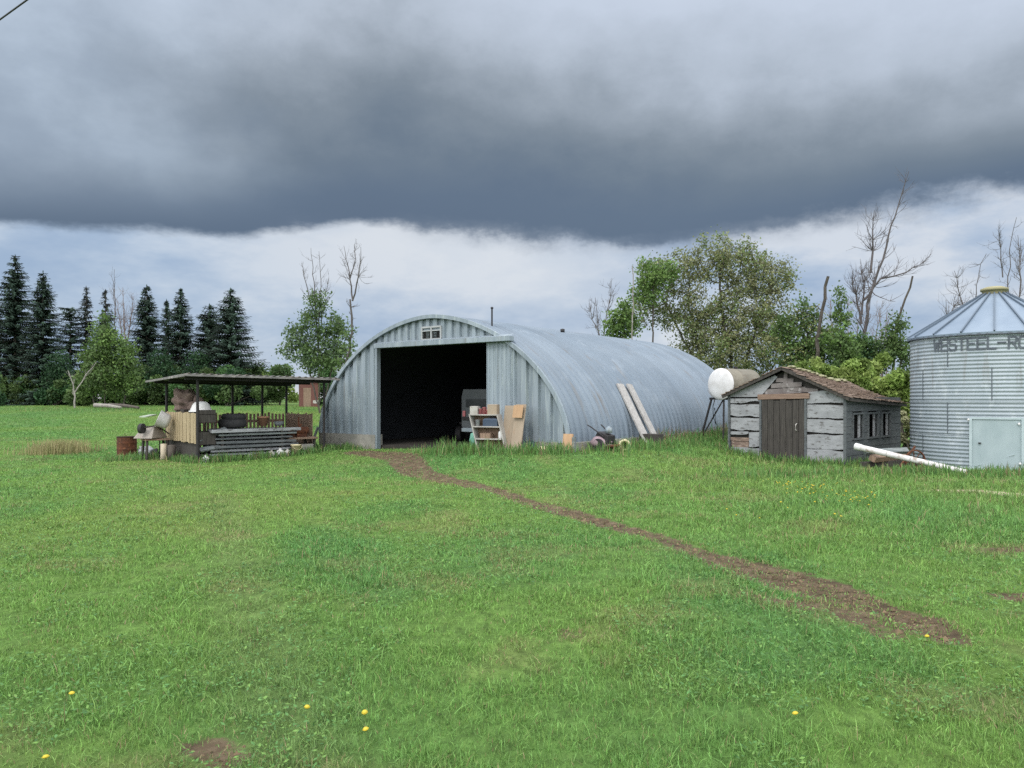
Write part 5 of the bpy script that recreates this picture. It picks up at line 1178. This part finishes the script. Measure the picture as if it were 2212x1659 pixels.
for q, (st_, lb) in enumerate((([[(2090,880),(2090,700),(2098,600),(2108,555),(.07,.012)],[(2090,700),(2070,620),(2060,585),(.05,.012)]],'leafless tree behind the bin roof slope'), ([[(2168,880),(2168,640),(2166,540),(2172,478),(.08,.012)],[(2166,600),(2158,540),(2150,505),(.04,.012)]],'tall thin leafless tree rising behind the bin cap'), ([[(2205,880),(2204,660),(2196,560),(2192,510),(.08,.012)],[(2204,640),(2214,570),(2225,520),(.05,.012)]],'leafless tree beyond the bin cap at the edge of the view'), ([[(2040,880),(2042,720),(2030,650),(.05,.012)],[(2042,720),(2060,660),(2072,640),(.04,.012)]],'short twiggy tree low behind the bin roof edge'))):
    bare_tree('bare_tree', lb, 47, st_, 140+q, 24, 1.2, leaf=(5,.11,MID,5.6) if q in (0,3) else None)

# ------------------------------------------------------------------ power line, dandelions
pw = MB().tube([(-9.38+.9*t_, 14-.6*t_, 8.75+.05*t_+.012*t_*t_) for t_ in np.linspace(-7,7,15)], .016, 5).build('power_line', black)
tag(pw, 'thin dark overhead wire crossing the top corner of the sky', 'power line')
pet = mat('dandelion_yellow', (.52,.42,.03), (.46,.35,.03), 20, .7); stm = mat('dandelion_stem', (.14,.22,.06), (.11,.18,.05), 10, .6)
hd = MB().lathe([(0,.02),(.018,.022),(.028,.012),(.031,0),(.02,-.01),(0,-.014)], 12)
for k in range(14):
    a = k*2*PI/14; hd.box((.026*math.cos(a), .026*math.sin(a), .004), (.016,.008,.004), Matrix.Rotation(a,3,'Z'))
dan = thing('dandelion', 'yellow dandelion flower in the scattered patch before the shed', 'dandelion', (0,0,0), 0, 'dandelions in the patch before the shed')
h0 = hd.build('flower_head', pet, dan); h0.location = (0,0,.105); s0_ = MB().tube([(0,0,-.02),(.004,.003,.06),(0,0,.1)], .004, 5).build('stem', stm, dan)
rr = random.Random(77); first = True
def put(px, py, label=None, group=None, s=1.0):
    global first
    if first: r_o = dan; first = False
    else:
        r_o = dan.copy(); COL.objects.link(r_o)
        for c in (h0, s0_):
            q = c.copy(); COL.objects.link(q); q.parent = r_o
    x, y = gp(px, py); r_o.location = (x, y, gz(x, y)); r_o.rotation_euler = (rr.uniform(-.25,.25), rr.uniform(-.25,.25), rr.uniform(0,6)); r_o.scale = (s,s,s*rr.uniform(.8,1.2))
    if label: r_o['label'] = label; r_o['group'] = group
for k in range(80):
    f = rr.random(); put(1690+f*200+rr.gauss(0,18), 1050+f*34+rr.gauss(0,8), s=rr.uniform(.4,.6))
for k in range(22): put(1560+rr.random()*420, 1035+rr.random()*90, s=rr.uniform(.4,.6))
for px, py, lb in ((660,1553,'single dandelion beside the bare soil mound'),(790,1560,'upper dandelion of the close pair near the bare soil mound'),(795,1595,'lower dandelion of the close pair near the bare soil mound'),(100,1652,'dandelion at the lower corner of the lawn'),(155,1510,'pale dandelion alone in the near lawn'),(1722,1563,'single dandelion in the near lawn beyond the wheel track'),(2005,1390,'dandelion near the edge of the bare track')):
    put(px, py, lb, 'scattered near dandelions', .5)
